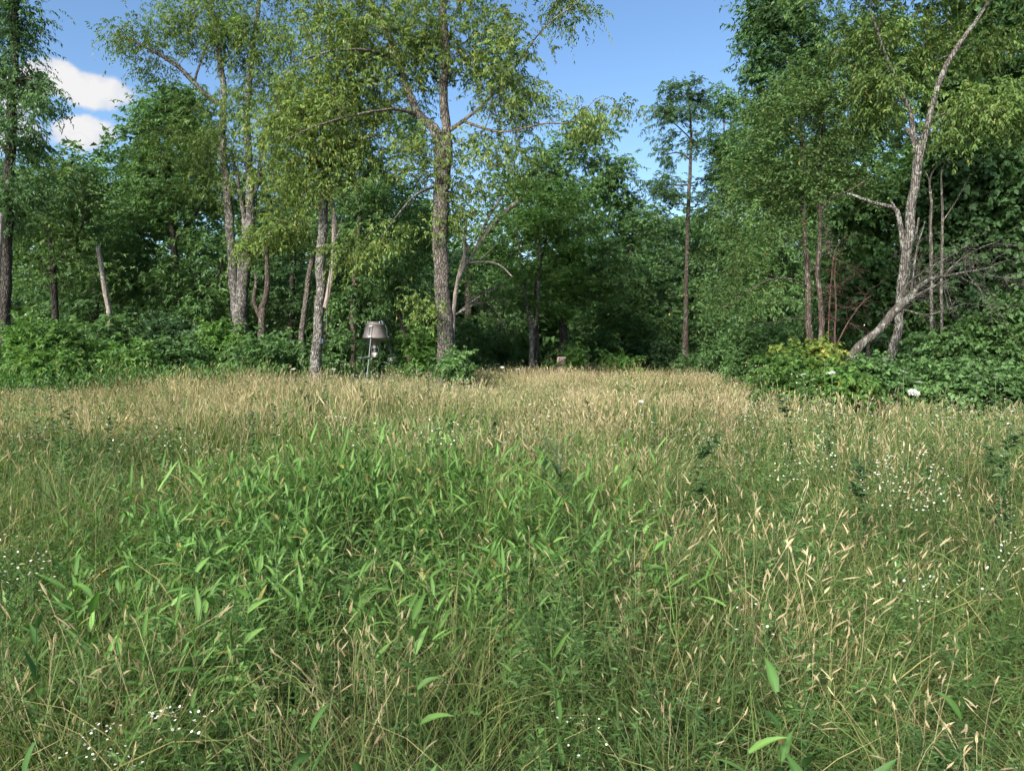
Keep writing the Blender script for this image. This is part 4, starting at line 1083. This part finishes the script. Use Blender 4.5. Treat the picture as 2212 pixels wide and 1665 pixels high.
def field_edge(x):
    """how far the mown-out meadow reaches ahead at sideways position x"""
    return np.interp(x, [-22, -14, -9, -6.5, -5, 0, 3, 6, 7.2, 8, 9, 14], [15.8, 16.0, 17.0, 18.4, 21.5, 25.5, 26.5, 24, 15, 11.6, 11.0, 10.2])

def hollow(x, y):
    """trodden gaps in the near meadow where the dark ground shows"""
    h = 0
    for cx, cy, rx, ry in ((-.70, 2.75, .38, .22), (.86, 1.85, .28, .16), (-1.55, 2.05, .25, .18), (.15, 2.35, .22, .16), (1.75, 3.2, .3, .2)):
        h = np.maximum(h, np.exp(-(((x - cx) / rx) ** 2 + ((y - cy) / ry) ** 2)))
    return h

def merge_plants(protos, n, cell, rng, scale, tiltj):
    """n plants spread over one square patch of ground -> geometry parts"""
    out = []
    for k in range(n):
        pr = protos[int(rng.integers(0, len(protos)))]
        a = rng.uniform(0, 6.283); ca, sa = math.cos(a), math.sin(a)
        s = rng.uniform(*scale); tx, ty = rng.normal(size=2) * tiltj
        M = np.array([[ca, sa, 0], [-sa, ca, 0], [tx, ty, 1.0]]) * [s, s, s]
        o = np.array([*(rng.uniform(-.5, .5, 2) * cell), 0]); tint = rng.uniform(.78, 1.22)
        out += [(V @ M + o, F, C * tint) for V, F, C in pr]
    return out

def lay(name, label, layers, mat, seed, y1=28, ysplit=6.0, far_cell=2.0):
    """layers: list of (near protos, far protos, density function, dmax, scale, tilt); laid as square patches of several plant densities"""
    rng = np.random.default_rng(seed)
    tiles, pts, rot, scl, idx = [], [], [], [], []
    for near, far, dens, dmax, scale, tiltj in layers:
        for cell, ya, yb, protos in ((.6, .9, ysplit, near), (far_cell, ysplit, y1, far)):
            levels = (.12, .3, .55, .8, 1.0); first = len(tiles); nv = 2
            for lv in levels:
                for v in range(nv):
                    tiles.append(merge_plants(protos, max(1, round(lv * dmax * cell * cell)), cell, rng, scale, tiltj))
            xw = 1.5 + .76 * yb
            X, Yc = np.meshgrid(np.arange(-xw, xw, cell), np.arange(ya, yb, cell) + cell / 2)
            x, y = X.ravel(), Yc.ravel()
            x = x + rng.uniform(-.12, .12, len(x)) * cell; 
            k = (np.abs(x) < 1.6 + .76 * y) & (y < field_edge(x)); x, y = x[k], y[k]
            d = np.clip(dens(x, y) / dmax, 0, 1) * (1 - .85 * hollow(x, y))
            li = np.interp(d, [0, .12, .3, .55, .8, 1.0], [-1, 0, 1, 2, 3, 4])
            li = np.floor(li + rng.uniform(0, 1, len(x))).astype(int)
            k = li >= 0; x, y, li = x[k], y[k], np.minimum(li[k], 4); n = len(x)
            hz = (.72 + .56 * vnoise(x, y, 2.0, 77)) * np.interp(y, [0, 1.4, 2.2, 3.5, 6, 12, 20, 30], [.46, .5, .6, .78, .95, .98, .84, .78])
            hz = hz * (1 - .35 * hollow(x, y))
            pts.append(np.stack([x, y, np.zeros(n)], -1))
            lod = np.interp(y, [0, 6, 12], [.34, .22, .1])         # leaning, half-lodged stands
            rot.append(np.stack([(vnoise(x, y, 2.2, 201) - .5) * lod, (vnoise(x, y, 2.2, 202) - .5) * lod, rng.integers(0, 4, n) * math.pi / 2], -1))
            hs = np.interp(y, [0, 1.4, 4], [.85, .88, 1]); scl.append(np.stack([hs, hs, hz], -1)); idx.append(first + li * nv + rng.integers(0, nv, n))
    return scatter(name, label, tiles, np.concatenate(pts), np.concatenate(rot), np.concatenate(scl), np.concatenate(idx), mat)

# where things grow
def dry_amt(x, y):
    far = sstep(6.5, 11, y + .9 * np.where(x < -2, 1, 0) + 1.8 * sstep(2, 4.5, x) + 2.4 * (vnoise(x, y, .55, 5) - .5))
    right = .42 * sstep(.2, .9, x / np.maximum(y, .5) * 2.2) * sstep(2.0, 2.6, y) * (1 - sstep(4.6, 6.5, y)) * sstep(.35, .6, vnoise(x, y, 1.6, 9))
    clump = .9 * np.exp(-(((x + .78) / .22) ** 2 + ((y - 2.25) / .35) ** 2)) + .5 * np.exp(-(((x + 1.3) / .3) ** 2 + ((y - 2.5) / .35) ** 2))
    return np.clip(.06 + .8 * far * (.1 + 1.35 * vnoise(x, y, 1.1, 15)) + right + clump, 0, 1)
def tongue_amt(x, y):
    a = np.exp(-(((x + .9) / 1.3) ** 4 + ((y - 4.6) / 1.4) ** 4))
    b = .55 * np.exp(-(((x + 1.3) / .9) ** 2 + ((y - 8.4) / .8) ** 2)) + .25 * np.exp(-(((x + 1.35) / .35) ** 2 + ((y - 2.0) / .5) ** 2))
    c = .2 * np.exp(-(((x - .75) / .35) ** 2 + ((y - 1.9) / .3) ** 2)) + .12 * np.exp(-(((x + .25) / .5) ** 2 + ((y - 1.9) / .4) ** 2))
    return np.clip(a + b + c, 0, 1)
def forb_amt(x, y):
    return np.clip(.2 + .8 * np.exp(-(((x - .05) / .55) ** 2 + ((y - 2.1) / .5) ** 2)) + .6 * sstep(.52, .72, vnoise(x, y, 1.3, 41)), 0, 1) * (1 - .3 * sstep(8, 12, y))
NEAR = lambda y: np.interp(y, [0, 3, 8, 28], [1.35, 1.2, 1.0, .75])

rg = np.random.default_rng(101)
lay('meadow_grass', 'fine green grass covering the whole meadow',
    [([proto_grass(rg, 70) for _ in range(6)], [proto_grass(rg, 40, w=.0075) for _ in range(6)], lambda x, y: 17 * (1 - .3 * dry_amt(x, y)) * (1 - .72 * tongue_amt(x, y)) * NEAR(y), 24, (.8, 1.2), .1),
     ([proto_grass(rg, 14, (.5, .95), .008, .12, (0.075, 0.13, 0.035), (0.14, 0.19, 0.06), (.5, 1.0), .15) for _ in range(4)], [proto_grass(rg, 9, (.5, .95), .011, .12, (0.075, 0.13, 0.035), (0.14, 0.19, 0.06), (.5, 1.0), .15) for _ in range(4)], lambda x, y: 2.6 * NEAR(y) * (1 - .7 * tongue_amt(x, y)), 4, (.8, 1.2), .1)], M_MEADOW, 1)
lay('grass_stems', 'thin pale arching grass stems criss-crossing the meadow',
    [([proto_dry(rg, 12, (.5, .95), .3, (0.22, .2, .09), (.36, .31, .17), 0, 7, 6, .0019, .8) for _ in range(5)], [proto_dry(rg, 9, (.5, .85), .3, (0.22, .2, .09), (.36, .31, .17), 4, 5, 3, .0034, 1.1) for _ in range(5)], lambda x, y: 5.6 * (.45 + 1.1 * vnoise(x, y, 1.7, 61)) * (1 - .6 * tongue_amt(x, y)), 7, (.8, 1.15), .18)], M_MEADOW, 7)
lay('leafy_forbs', 'dense small-leaved green weeds between the meadow grasses',
    [([proto_forb(rg, 10, .24, (.18, .5), .036, .015, (0.065, 0.135, 0.036), (0.115, 0.2, 0.055), 24) for _ in range(4)], [proto_forb(rg, 6, .24, (.15, .40), .07, .03, (0.04, 0.085, 0.02), (0.085, 0.15, 0.034), 9) for _ in range(4)], lambda x, y: 11 * NEAR(y) * (1 - .4 * sstep(9, 13, y)), 15, (.8, 1.2), .1),
     ([proto_forb(rg) for _ in range(5)], [proto_forb(rg, 5, L=.05, W=.02, per=16) for _ in range(5)], lambda x, y: 13 * forb_amt(x, y), 13, (.8, 1.2), .1)], M_MEADOW, 2)
lay('dry_grass', 'tan dry grass with pale fluffy seed heads', [([proto_dry(rg) for _ in range(6)], [proto_dry(rg, 22, leafy=16, K=4, M=3, sw=.004, hs=1.25, h=(.45, .78)) for _ in range(6)], lambda x, y: 16 * dry_amt(x, y) * NEAR(y), 22, (.75, 1.1), .1)], M_MEADOW, 3)
lay('deertongue_grass', 'bright broad-leaved grass patch left of centre in the meadow', [([proto_deertongue(rg) for _ in range(6)], [proto_deertongue(rg) for _ in range(6)], lambda x, y: 72 * tongue_amt(x, y), 72, (.8, 1.2), .1)], M_PLANT, 4, y1=12, far_cell=.9)

def proto_specks(rng, n=14):
    parts = []
    for k in range(n):
        c = np.array([*(rng.normal(size=2) * .28), rng.uniform(.55, .85)]); r = rng.uniform(.008, .012)
        th = np.linspace(0, 6.283, 6, endpoint=False)
        V = np.concatenate([[c + [0, 0, .25 * r]], np.stack([c[0] + r * np.cos(th), c[1] + r * np.sin(th), np.full(6, c[2]) + rng.normal(size=6) * r * .25], -1)])
        j = np.arange(6); parts.append((V, np.stack([np.zeros(6, int), 1 + j, 1 + (j + 1) % 6], -1), np.tile((.74, .74, .68), (7, 1))))
        st = np.stack([c * [1, 1, .45], c])[None]
        parts.append(ribbon(st, np.array([[1.0, 0, 0]]), np.full((1, 2), .003), np.array([[.1, .15, .04]]), np.array([[.1, .15, .04]])))
    return parts
lay('tiny_white_flowers', 'countless tiny white flowers sprinkled over the far meadow',
    [([proto_specks(rg, 4) for _ in range(3)], [proto_specks(rg) for _ in range(4)], lambda x, y: 3.2 * sstep(5.5, 8, y) * sstep(.42, .72, vnoise(x, y, .8, 91)), 3.2, (.8, 1.2), .05)], M_MEADOW, 9)

# tall herbs along the left edge of the meadow, in front of the shrubs
def edge_herbs():
    rng = np.random.default_rng(8)
    n = 520
    x = rng.uniform(-13, -4.6, n); y = field_edge(x) + rng.uniform(-1.3, .5, n)
    k = rng.uniform(size=n) < np.interp(x, [-12, -10, -6.5, -4.6], [.9, 1, .9, .15]); x, y = x[k], y[k]; n = len(x)
    rot = np.stack([rng.normal(size=n) * .1, rng.normal(size=n) * .1, rng.uniform(0, 6.28, n)], -1)
    s = rng.uniform(.9, 1.35, n)
    scatter('tall_green_herbs', 'lush bright green tall herbs between dry grass and left shrubs', [proto_deertongue(rg, 7, .24, (.5, .75), L=.12, W=.024, a=(0.06, 0.135, 0.035), b=(0.10, 0.185, 0.048)) for _ in range(3)],
            np.stack([x, y, np.zeros(n)], -1), rot, np.stack([s, s, s], -1), rng.integers(0, 3, n), M_PLANT)
edge_herbs()

# ------------------------------------------------------------------ single plants that can be told apart
def copy_thing(root, loc, rz, label, group, scale=1.0):
    r = root.copy(); COL.objects.link(r); r.location = loc; r.rotation_euler = (0, 0, rz); r.scale = (scale,) * 3
    r['label'] = label
    if group: r['group'] = group
    for ch in list(root.children):
        c = ch.copy(); COL.objects.link(c); c.parent = r
        for g in list(ch.children):
            d = g.copy(); COL.objects.link(d); d.parent = c
    return r

M_FLOWER = leaf_mat('flower_colours', .15, .6, .04, .2)
def disc_flower(r, petals, centre_r, wcol=(.74, .74, .72), ycol=(.62, .45, .06)):
    n = petals
    th = np.linspace(0, 2 * math.pi, 2 * n, endpoint=False)
    rr = np.where(np.arange(2 * n) % 2 == 0, r, r * .72)
    V = np.concatenate([[[0, 0, .0]], np.stack([rr * np.cos(th), rr * np.sin(th), np.full(2 * n, .12 * r)], -1)])
    j = np.arange(2 * n); F = np.stack([np.zeros(2 * n, int), 1 + j, 1 + (j + 1) % (2 * n)], -1)
    th2 = np.linspace(0, 2 * math.pi, 8, endpoint=False)
    V2 = np.concatenate([[[0, 0, .30 * r]], np.stack([centre_r * np.cos(th2), centre_r * np.sin(th2), np.full(8, .10 * r)], -1)])
    j2 = np.arange(8); F2 = np.stack([np.zeros(8, int), 1 + j2, 1 + (j2 + 1) % 8], -1)
    return [(V, F, np.tile(wcol, (len(V), 1)))], [(V2, F2, np.tile(ycol, (len(V2), 1)))]

ME_PETAL = mesh_from('petals', disc_flower(.0058, 11, .0026)[0]); ME_PETAL.materials.append(M_FLOWER)
ME_EYE = mesh_from('flower_centre', disc_flower(.0058, 11, .0026)[1]); ME_EYE.materials.append(M_FLOWER)

def make_fleabane(seed, nf):
    rng = np.random.default_rng(seed)
    root = thing('fleabane', 'x', 'wildflower')
    h = .62
    parts = []; tips = []
    g = np.array([[.06, .11, .03]])
    t = np.linspace(0, 1, 7)
    main = np.stack([.03 * np.sin(t * 3 + seed), .03 * t, h * t], -1)
    parts.append(ribbon(main[None], np.array([[1.0, 0, 0]]), np.full((1, 7), .004), g, g)); parts.append(ribbon(main[None], np.array([[0, 1.0, 0]]), np.full((1, 7), .004), g, g))
    for k in range(nf):
        j = rng.integers(3, 7); az = rng.uniform(0, 6.28); rr = rng.uniform(.02, .12)
        tip = np.array([main[-1][0] + rr * math.cos(az), main[-1][1] + rr * math.sin(az), h + rng.uniform(.0, .13) - rr * .3])
        tt = np.linspace(0, 1, 4)[:, None]
        P = main[j] * (1 - tt) + tip * tt + np.array([0, 0, -.03]) * (tt * (1 - tt)) * 4 * .5
        parts.append(ribbon(P[None], unit(rng.normal(size=(1, 3))), np.full((1, 4), .0022), g, g)); tips.append(tip)
    stem = obj('stem', mesh_from('stem', parts), M_PLANT, root)
    m = 26; f = rng.uniform(.1, .95, m); az = rng.uniform(0, 6.28, m)
    d = np.stack([np.cos(az), np.sin(az), np.full(m, .5)], -1)
    obj('leaves', mesh_from('leaves', [lance(rng, m, np.stack([.03 * np.sin(f * 3 + seed), .03 * f, f * h], -1), unit(d), .075 * (1.25 - f), np.full(m, .012), cols(rng, m, (.05, .1, .025), (.09, .15, .04)), np.full(m, .4), 4)]), M_PLANT, stem)['kind'] = 'stuff'
    for tip in tips:
        fl = obj('flower', ME_PETAL, None, root, tip); s = rng.uniform(.8, 1.25); fl.scale = (s,) * 3
        fl.rotation_euler = (rng.normal() * .45 - .25, rng.normal() * .4, rng.uniform(0, 6))
        obj('flower_centre', ME_EYE, None, fl)
    return root

FLEA = [make_fleabane(3, 7), make_fleabane(4, 10), make_fleabane(7, 13)]
flea_used = [False] * 3
def put_fleabane(px, py, Y, label, group, rng):
    k = int(rng.integers(0, 3)); p = at(px, py, Y)
    s = float(np.clip(p[2] / .70, .65, 1.6)); rz = float(rng.uniform(0, 6.28))
    if not flea_used[k]:
        r = FLEA[k]; r.location = (p[0], p[1], 0); r.rotation_euler = (0, 0, rz); r.scale = (s,) * 3; r['label'] = label; r['group'] = group; flea_used[k] = True
    else: copy_thing(FLEA[k], (p[0], p[1], 0), rz, label, group, s)
rf = np.random.default_rng(66)
ORD = ['leftmost', 'second', 'third', 'fourth', 'fifth', 'sixth', 'seventh', 'eighth', 'ninth', 'tenth', 'eleventh', 'twelfth']
NUM = ['', '', 'two', 'three', 'four', 'five', 'six', 'seven', 'eight', 'nine', 'ten', 'eleven', 'twelve']
def cluster(n, x0, x1, y0, y1, zt, label, group, Yfix=None):
    spots = sorted((rf.uniform(x0, x1), rf.uniform(y0, y1)) for _ in range(n))
    for i, (px, py) in enumerate(spots):
        # depth at which a plant of that height shows its top here
        Y = Yfix or (EYE - zt * rf.uniform(.94, 1.06)) * F_PX / (py - HORIZON)
        lab = label
        if 1 < n <= 12:
            o = 'rightmost' if i == n - 1 else ORD[i] if i == 0 else ORD[i] + ' from left'
            lab = o + ' of the ' + NUM[n] + ' ' + label.replace('fleabane', 'fleabanes', 1)
        put_fleabane(px, py, Y, lab, group, rf)
cluster(16, 1880, 2050, 955, 1075, .74, 'white fleabane in the dense cluster at right middle', 'fleabanes of the right-middle cluster')
cluster(9, 1650, 1830, 950, 1015, .76, 'white fleabane left of the dense right cluster', 'fleabanes of the loose right group')
cluster(6, 2135, 2212, 1120, 1270, .64, 'white fleabane at the right edge of the foreground', 'fleabanes at the right edge')
cluster(4, 1960, 2050, 1190, 1260, .62, 'white fleabane in the right foreground', 'fleabanes in the right foreground')
cluster(7, 0, 110, 1150, 1240, .64, 'white fleabane at the left edge of the foreground', 'fleabanes at the left edge')
cluster(3, 310, 435, 1505, 1545, .52, 'white fleabane low in the left foreground', 'fleabanes low at the left')
cluster(3, 150, 260, 1570, 1640, .5, 'white fleabane at the bottom left corner', 'fleabanes in the bottom left corner')
cluster(2, 1190, 1275, 1545, 1580, .5, 'white fleabane at the bottom middle', 'fleabanes at the bottom middle')
cluster(1, 1610, 1625, 1305, 1320, .6, 'single white fleabane alone in the right foreground', None)
cluster(22, 1600, 1960, 850, 950, .86, 'white fleabane in the far drift before the right shrubs', 'fleabanes of the far right drift')
cluster(4, 700, 745, 895, 915, .84, 'white fleabane left of the meadow centre', 'fleabanes left of centre')
cluster(5, 920, 990, 905, 945, .84, 'white fleabane near the meadow centre', 'fleabanes near the centre')
cluster(10, 180, 420, 860, 960, .84, 'white fleabane sprinkled over the left dry grass', 'fleabanes in the left dry grass')
cluster(12, 760, 960, 806, 850, .88, 'white fleabane before the game feeder', 'fleabanes before the feeder')
cluster(3, 1340, 1420, 1095, 1115, .68, 'white fleabane right of the bright grass patch', 'fleabanes by the bright patch')
cluster(6, 1620, 1665, 770, 796, 1.2, 'tall white fleabane at the end of the right shrubs', 'tall fleabanes by the right shrubs', 11.6)
cluster(6, 1715, 1760, 812, 850, 1.1, 'tall white fleabane left of the thorny shrub', 'tall fleabanes left of the thorny shrub', 9.6)
for i in range(3):
    if not flea_used[i]:
        put_fleabane(1700, 900, 8, 'white fleabane in the far drift before the right shrubs', 'fleabanes of the far right drift', rf)

def make_lace(label, px, py, Y, r, tilt=0.0, seed=0):
    rng = np.random.default_rng(900 + seed)
    p = at(px, py, Y); h = p[2]
    root = thing('queen_annes_lace', label, 'wildflower', (p[0], p[1], 0))
    g = np.array([[.07, .12, .035]]); t = np.linspace(0, 1, 8)
    st = np.stack([.02 * np.sin(3 * t), .0 * t, h * t - .03 * t], -1)
    tb = Tubes(); tb.add(st, np.linspace(.004, .0025, 8), 5)
    stem = obj('stem', tb.mesh('stem'), STEM_MAT, root)
    V = []; F = []; ray = Tubes(); top = st[-1]; n0 = 0; parts = []
    M = 26
    for k in range(M):
        a = k * 2.4; q = math.sqrt((k + .5) / M) * r
        c = np.array([q * math.cos(a), q * math.sin(a), .028 + .18 * r * (1 - (q / r) ** 2)])
        cr = r * .21
        th = np.linspace(0, 6.283, 7, endpoint=False) + rng.uniform(0, 1)
        rr = cr * rng.uniform(.6, 1.1, 7)
        vv = np.concatenate([[c + [0, 0, cr * .35]], np.stack([c[0] + rr * np.cos(th), c[1] + rr * np.sin(th), np.full(7, c[2]) + rng.uniform(-.1, .2, 7) * cr], -1)])
        j = np.arange(7); ff = np.stack([np.zeros(7, int), 1 + j, 1 + (j + 1) % 7], -1)
        parts.append((vv, ff, np.tile((.58, .60, .52), (8, 1)) * rng.uniform(.85, 1.05)))
        ray.add(np.stack([[0, 0, 0], c * [.6, .6, .55], c]), [.0014, .001, .001], 3)
    um = obj('umbel', mesh_from('umbel', parts), M_FLOWER, root, tuple(top)); um.rotation_euler = (tilt, rng.normal() * .15, 0)
    obj('umbel_rays', ray.mesh('umbel_rays'), STEM_MAT, um)
    m = 40; f = rng.uniform(.15, .7, m); az = rng.uniform(0, 6.28, m); d = unit(np.stack([np.cos(az), np.sin(az), np.full(m, .5)], -1))
    obj('leaves', mesh_from('leaves', [lance(rng, m, np.stack([.02 * np.sin(3 * f), 0 * f, f * h], -1) + d * .03, d, rng.uniform(.04, .1, m), np.full(m, .006), cols(rng, m, (.05, .1, .025), (.09, .14, .04)), np.full(m, .4), 3)]), M_PLANT, stem)['kind'] = 'stuff'
    return root
STEM_MAT = plain_mat('green_stems', (.075, .13, .04), .6)
QL = [('largest white lace flower before the right bushes, tilted to the viewer', 1972, 846, 6.6, .052, .55),
      ('flat white lace flower on a tall stem under the big curving trunk', 1951, 803, 7.4, .040, .12),
      ('white lace flower between the tall flat one and the largest one', 1984, 825, 7.4, .034, .1),
      ('white lace flower on a tall stem before the yellowing thorny shrub', 1797, 804, 7.8, .036, .35),
      ('small white lace flower left of the thorny shrub', 1736, 808, 8.4, .030, .1),
      ('small greenish lace flower on the tallest stem before the thorny shrub', 1781, 786, 7.9, .020, .1),
      ('small white lace flower right of the far right bushes', 2150, 815, 8.5, .024, .1),
      ('small white lace flower left of the slim solar-panel trunk', 634, 797, 17.0, .055, .3),
      ('small white lace flower right of the slim solar-panel trunk', 721, 797, 17.0, .050, .3),
      ('small white lace flower right of the game feeder', 845, 778, 19.0, .055, .1),
      ('round white lace flower in the dry grass right of the middle trunk', 1085, 793, 17.5, .045, .6),
      ('white lace flower just right of the round one in the dry grass', 1118, 797, 17.5, .042, .2),
      ('lone white lace flower low in the dry grass below the stump', 1384, 866, 9.0, .032, .5)]
for i, q in enumerate(QL): make_lace(*q, seed=i)

def make_weed(name, label, px, py, Y, seed, leafL=.085, leafW=.024, n=80, spread=.03, branches=0, col=((.035, .07, .025), (.06, .105, .035)), stemh=None):
    """tall single herb: stem with leaves all the way up, optional side branches"""
    rng = np.random.default_rng(seed)
    p = at(px, py, Y); h = p[2]
    root = thing(name, label, 'weed', (p[0], p[1], 0))
    t = np.linspace(0, 1, 8); ln = rng.normal(size=2) * .05
    st = np.stack([ln[0] * t * t, ln[1] * t * t, h * t], -1)
    tb = Tubes(); tb.add(st, np.linspace(.005, .002, 8), 5)
    obj('stem', tb.mesh('stem'), STEM_MAT, root)
    axes = [(st, n)]
    for b in range(branches):
        j = rng.integers(3, 7); az = rng.uniform(0, 6.28); L = h * rng.uniform(.18, .32)
        tt = np.linspace(0, 1, 5)[:, None]
        P = st[j] + np.array([math.cos(az) * .7, math.sin(az) * .7, .6]) * L * tt + np.array([0, 0, .15]) * L * tt ** 2
        tb = Tubes(); tb.add(P, np.linspace(.003, .0015, 5), 4); obj('side_branch', tb.mesh('branch'), STEM_MAT, root); axes.append((P, n // 3))
    parts = []
    for P, m in axes:
        f = rng.uniform(.12 if P is st else .1, 1, m); k = np.clip((f * (len(P) - 1)).astype(int), 0, len(P) - 2); u = (f * (len(P) - 1) - k)[:, None]
        b0 = P[k] * (1 - u) + P[k + 1] * u
        az = rng.uniform(0, 6.28, m); el = rng.uniform(.2, .9, m)
        d = np.stack([np.cos(az) * np.cos(el), np.sin(az) * np.cos(el), np.sin(el)], -1)
        parts.append(lance(rng, m, b0, d, leafL * rng.uniform(.6, 1.1, m) * np.interp(f, [0, .5, 1], [1, 1, .55]), np.full(m, leafW) * rng.uniform(.7, 1.1, m), cols(rng, m, *col), np.full(m, .45), 4))
    lv = obj('leaves', mesh_from('leaves', parts), M_PLANT, root); lv['kind'] = 'stuff'
    return root
WD = [('leftmost of three dark weeds in the left dry grass', 80, 868, 7.5, 0), ('middle and tallest of three dark weeds in the left dry grass', 113, 852, 7.8, 1), ('right of three dark weeds in the left dry grass', 152, 872, 7.4, 1),
      ('dark weed left of the meadow weed pair below solar-panel trunk', 600, 875, 7.0, 0), ('leafy dark weed directly below the solar-panel trunk', 672, 826, 9.5, 2), ('second dark weed below the solar-panel trunk, to its right', 690, 842, 9.2, 1),
      ('dark weed below the game feeder', 790, 838, 9.6, 1), ('leafy weed at the foot of the thick middle trunk', 925, 800, 13.5, 2),
      ('branched dark weed standing alone right of the meadow centre', 1500, 968, 5.0, 4), ('tall dark drooping weed before the left end of right shrubs', 1722, 868, 6.0, 1), ('tall thin weed with bare top before the right shrubs', 1795, 850, 6.2, 0),
      ('dark weed in the right middle below the curving trunk', 1880, 915, 6.4, 1), ('spiky-topped dark weed at the far right edge', 2162, 938, 5.0, 1), ('second dark weed at the far right edge below the spiky one', 2185, 985, 4.4, 2),
      ('small dark weed left of the right cluster of white flowers', 1868, 1010, 4.6, 2), ('dark weed in the mid-meadow right of the middle trunk', 1065, 905, 7.6, 0), ('dark weed in the far meadow below the pale forked tree', 1285, 868, 10.0, 1),
      ('weed in the far right meadow below the tall thin tree', 1420, 890, 8.0, 1), ('upright weed in front of the bright broad-leaved patch', 540, 895, 7.2, 0), ('dark weed low left of the bright grass patch', 235, 905, 6.9, 1)]
for i, (lab, px, py, Y, br) in enumerate(WD): make_weed('tall_weed', lab, px, py - 10, Y, 300 + i, branches=br, leafL=.10 if br < 3 else .08)
for i, (lab, px, py, Y) in enumerate((('bluish feathery weed clump in the mid-meadow, left stem', 1180, 950, 5.3), ('bluish feathery weed clump in the mid-meadow, middle stem', 1197, 940, 5.4), ('bluish feathery weed clump in the mid-meadow, right stem', 1215, 958, 5.2))):
    make_weed('feathery_weed', lab, px, py, Y, 350 + i, .055, .006, 130, branches=4, col=((.03, .065, .035), (.05, .09, .05)))

def make_broadleaf(label, px, py, Y, seed, h=None, nl=8, L=.19, W=.042, col=(T1, T2), group=None):
    """near plant whose leaves are each a piece of their own"""
    rng = np.random.default_rng(seed)
    p = at(px, py, Y); hh = h or max(.3, p[2] * .82)
    root = thing('broadleaf_grass', label, 'grass plant', (p[0], p[1], 0), group)
    s, lv = deertongue_parts(rng, hh, nl, L, W, *col)
    obj('stem', mesh_from('stem', [s]), M_PLANT, root)
    for q in lv: obj('leaf', mesh_from('leaf', [q], True), M_PLANT, root)
    return root
DKG = ((0.045, 0.105, 0.026), (0.075, 0.15, 0.036))
for i, (lab, px, py, Y, nl, L, W, c) in enumerate((
        ('dark broad-leaved grass with two crossing big leaves at lower left', 650, 1490, 1.75, 7, 0.136, 0.026, DKG),
        ('broad-leaved grass with one long pale upright leaf near the bottom left', 716, 1600, 1.62, 6, 0.150, 0.026, DKG),
        ('broad-leaved grass with upright bright leaf right of the bottom middle', 1232, 1320, 2.2, 6, 0.122, 0.022, (T1, T2)),
        ('small broad-leaved grass at the bottom middle', 1130, 1610, 1.6, 6, 0.116, 0.022, DKG),
        ('broad-leaved grass clump at lower right, topmost leaves', 1715, 1370, 2.05, 8, 0.116, 0.023, DKG),
        ('broad-leaved grass with bright upright leaf at lower right', 1585, 1530, 1.72, 7, 0.116, 0.023, (T1, T2)),
        ('broad-leaved grass with big drooping bluish leaf at lower right', 1760, 1540, 1.72, 7, 0.136, 0.026, DKG),
        ('dark broad-leaved grass in the bottom right', 1860, 1600, 1.62, 6, 0.129, 0.026, DKG),
        ('dark broad-leaved grass at the bottom left corner', 30, 1560, 1.75, 7, 0.122, 0.026, DKG),
        ('broad-leaved grass at the left edge below the white flowers', 60, 1290, 2.4, 7, 0.116, 0.022, DKG),
        ('broad-leaved grass left of the dry tuft, upright leaves', 190, 1210, 2.7, 7, 0.129, 0.027, (T1, T2)),
        ('broad-leaved grass standing above the dry tuft', 500, 1215, 2.75, 7, 0.122, 0.026, (T1, T2)),
        ('upright broad-leaved grass right of the dark hollow', 915, 1270, 2.45, 7, 0.122, 0.026, (T1, T2)),
        ('long-bladed dark grass at the far lower right', 2085, 1300, 2.3, 5, 0.163, 0.022, DKG),
        ('broad-leaved grass at the bottom of the picture left of middle', 880, 1630, 1.58, 6, 0.116, 0.022, DKG))):
    make_broadleaf(lab, px, py, Y, 500 + i, nl=nl + 2, L=L * 1.12, W=W * 1.15, col=c)
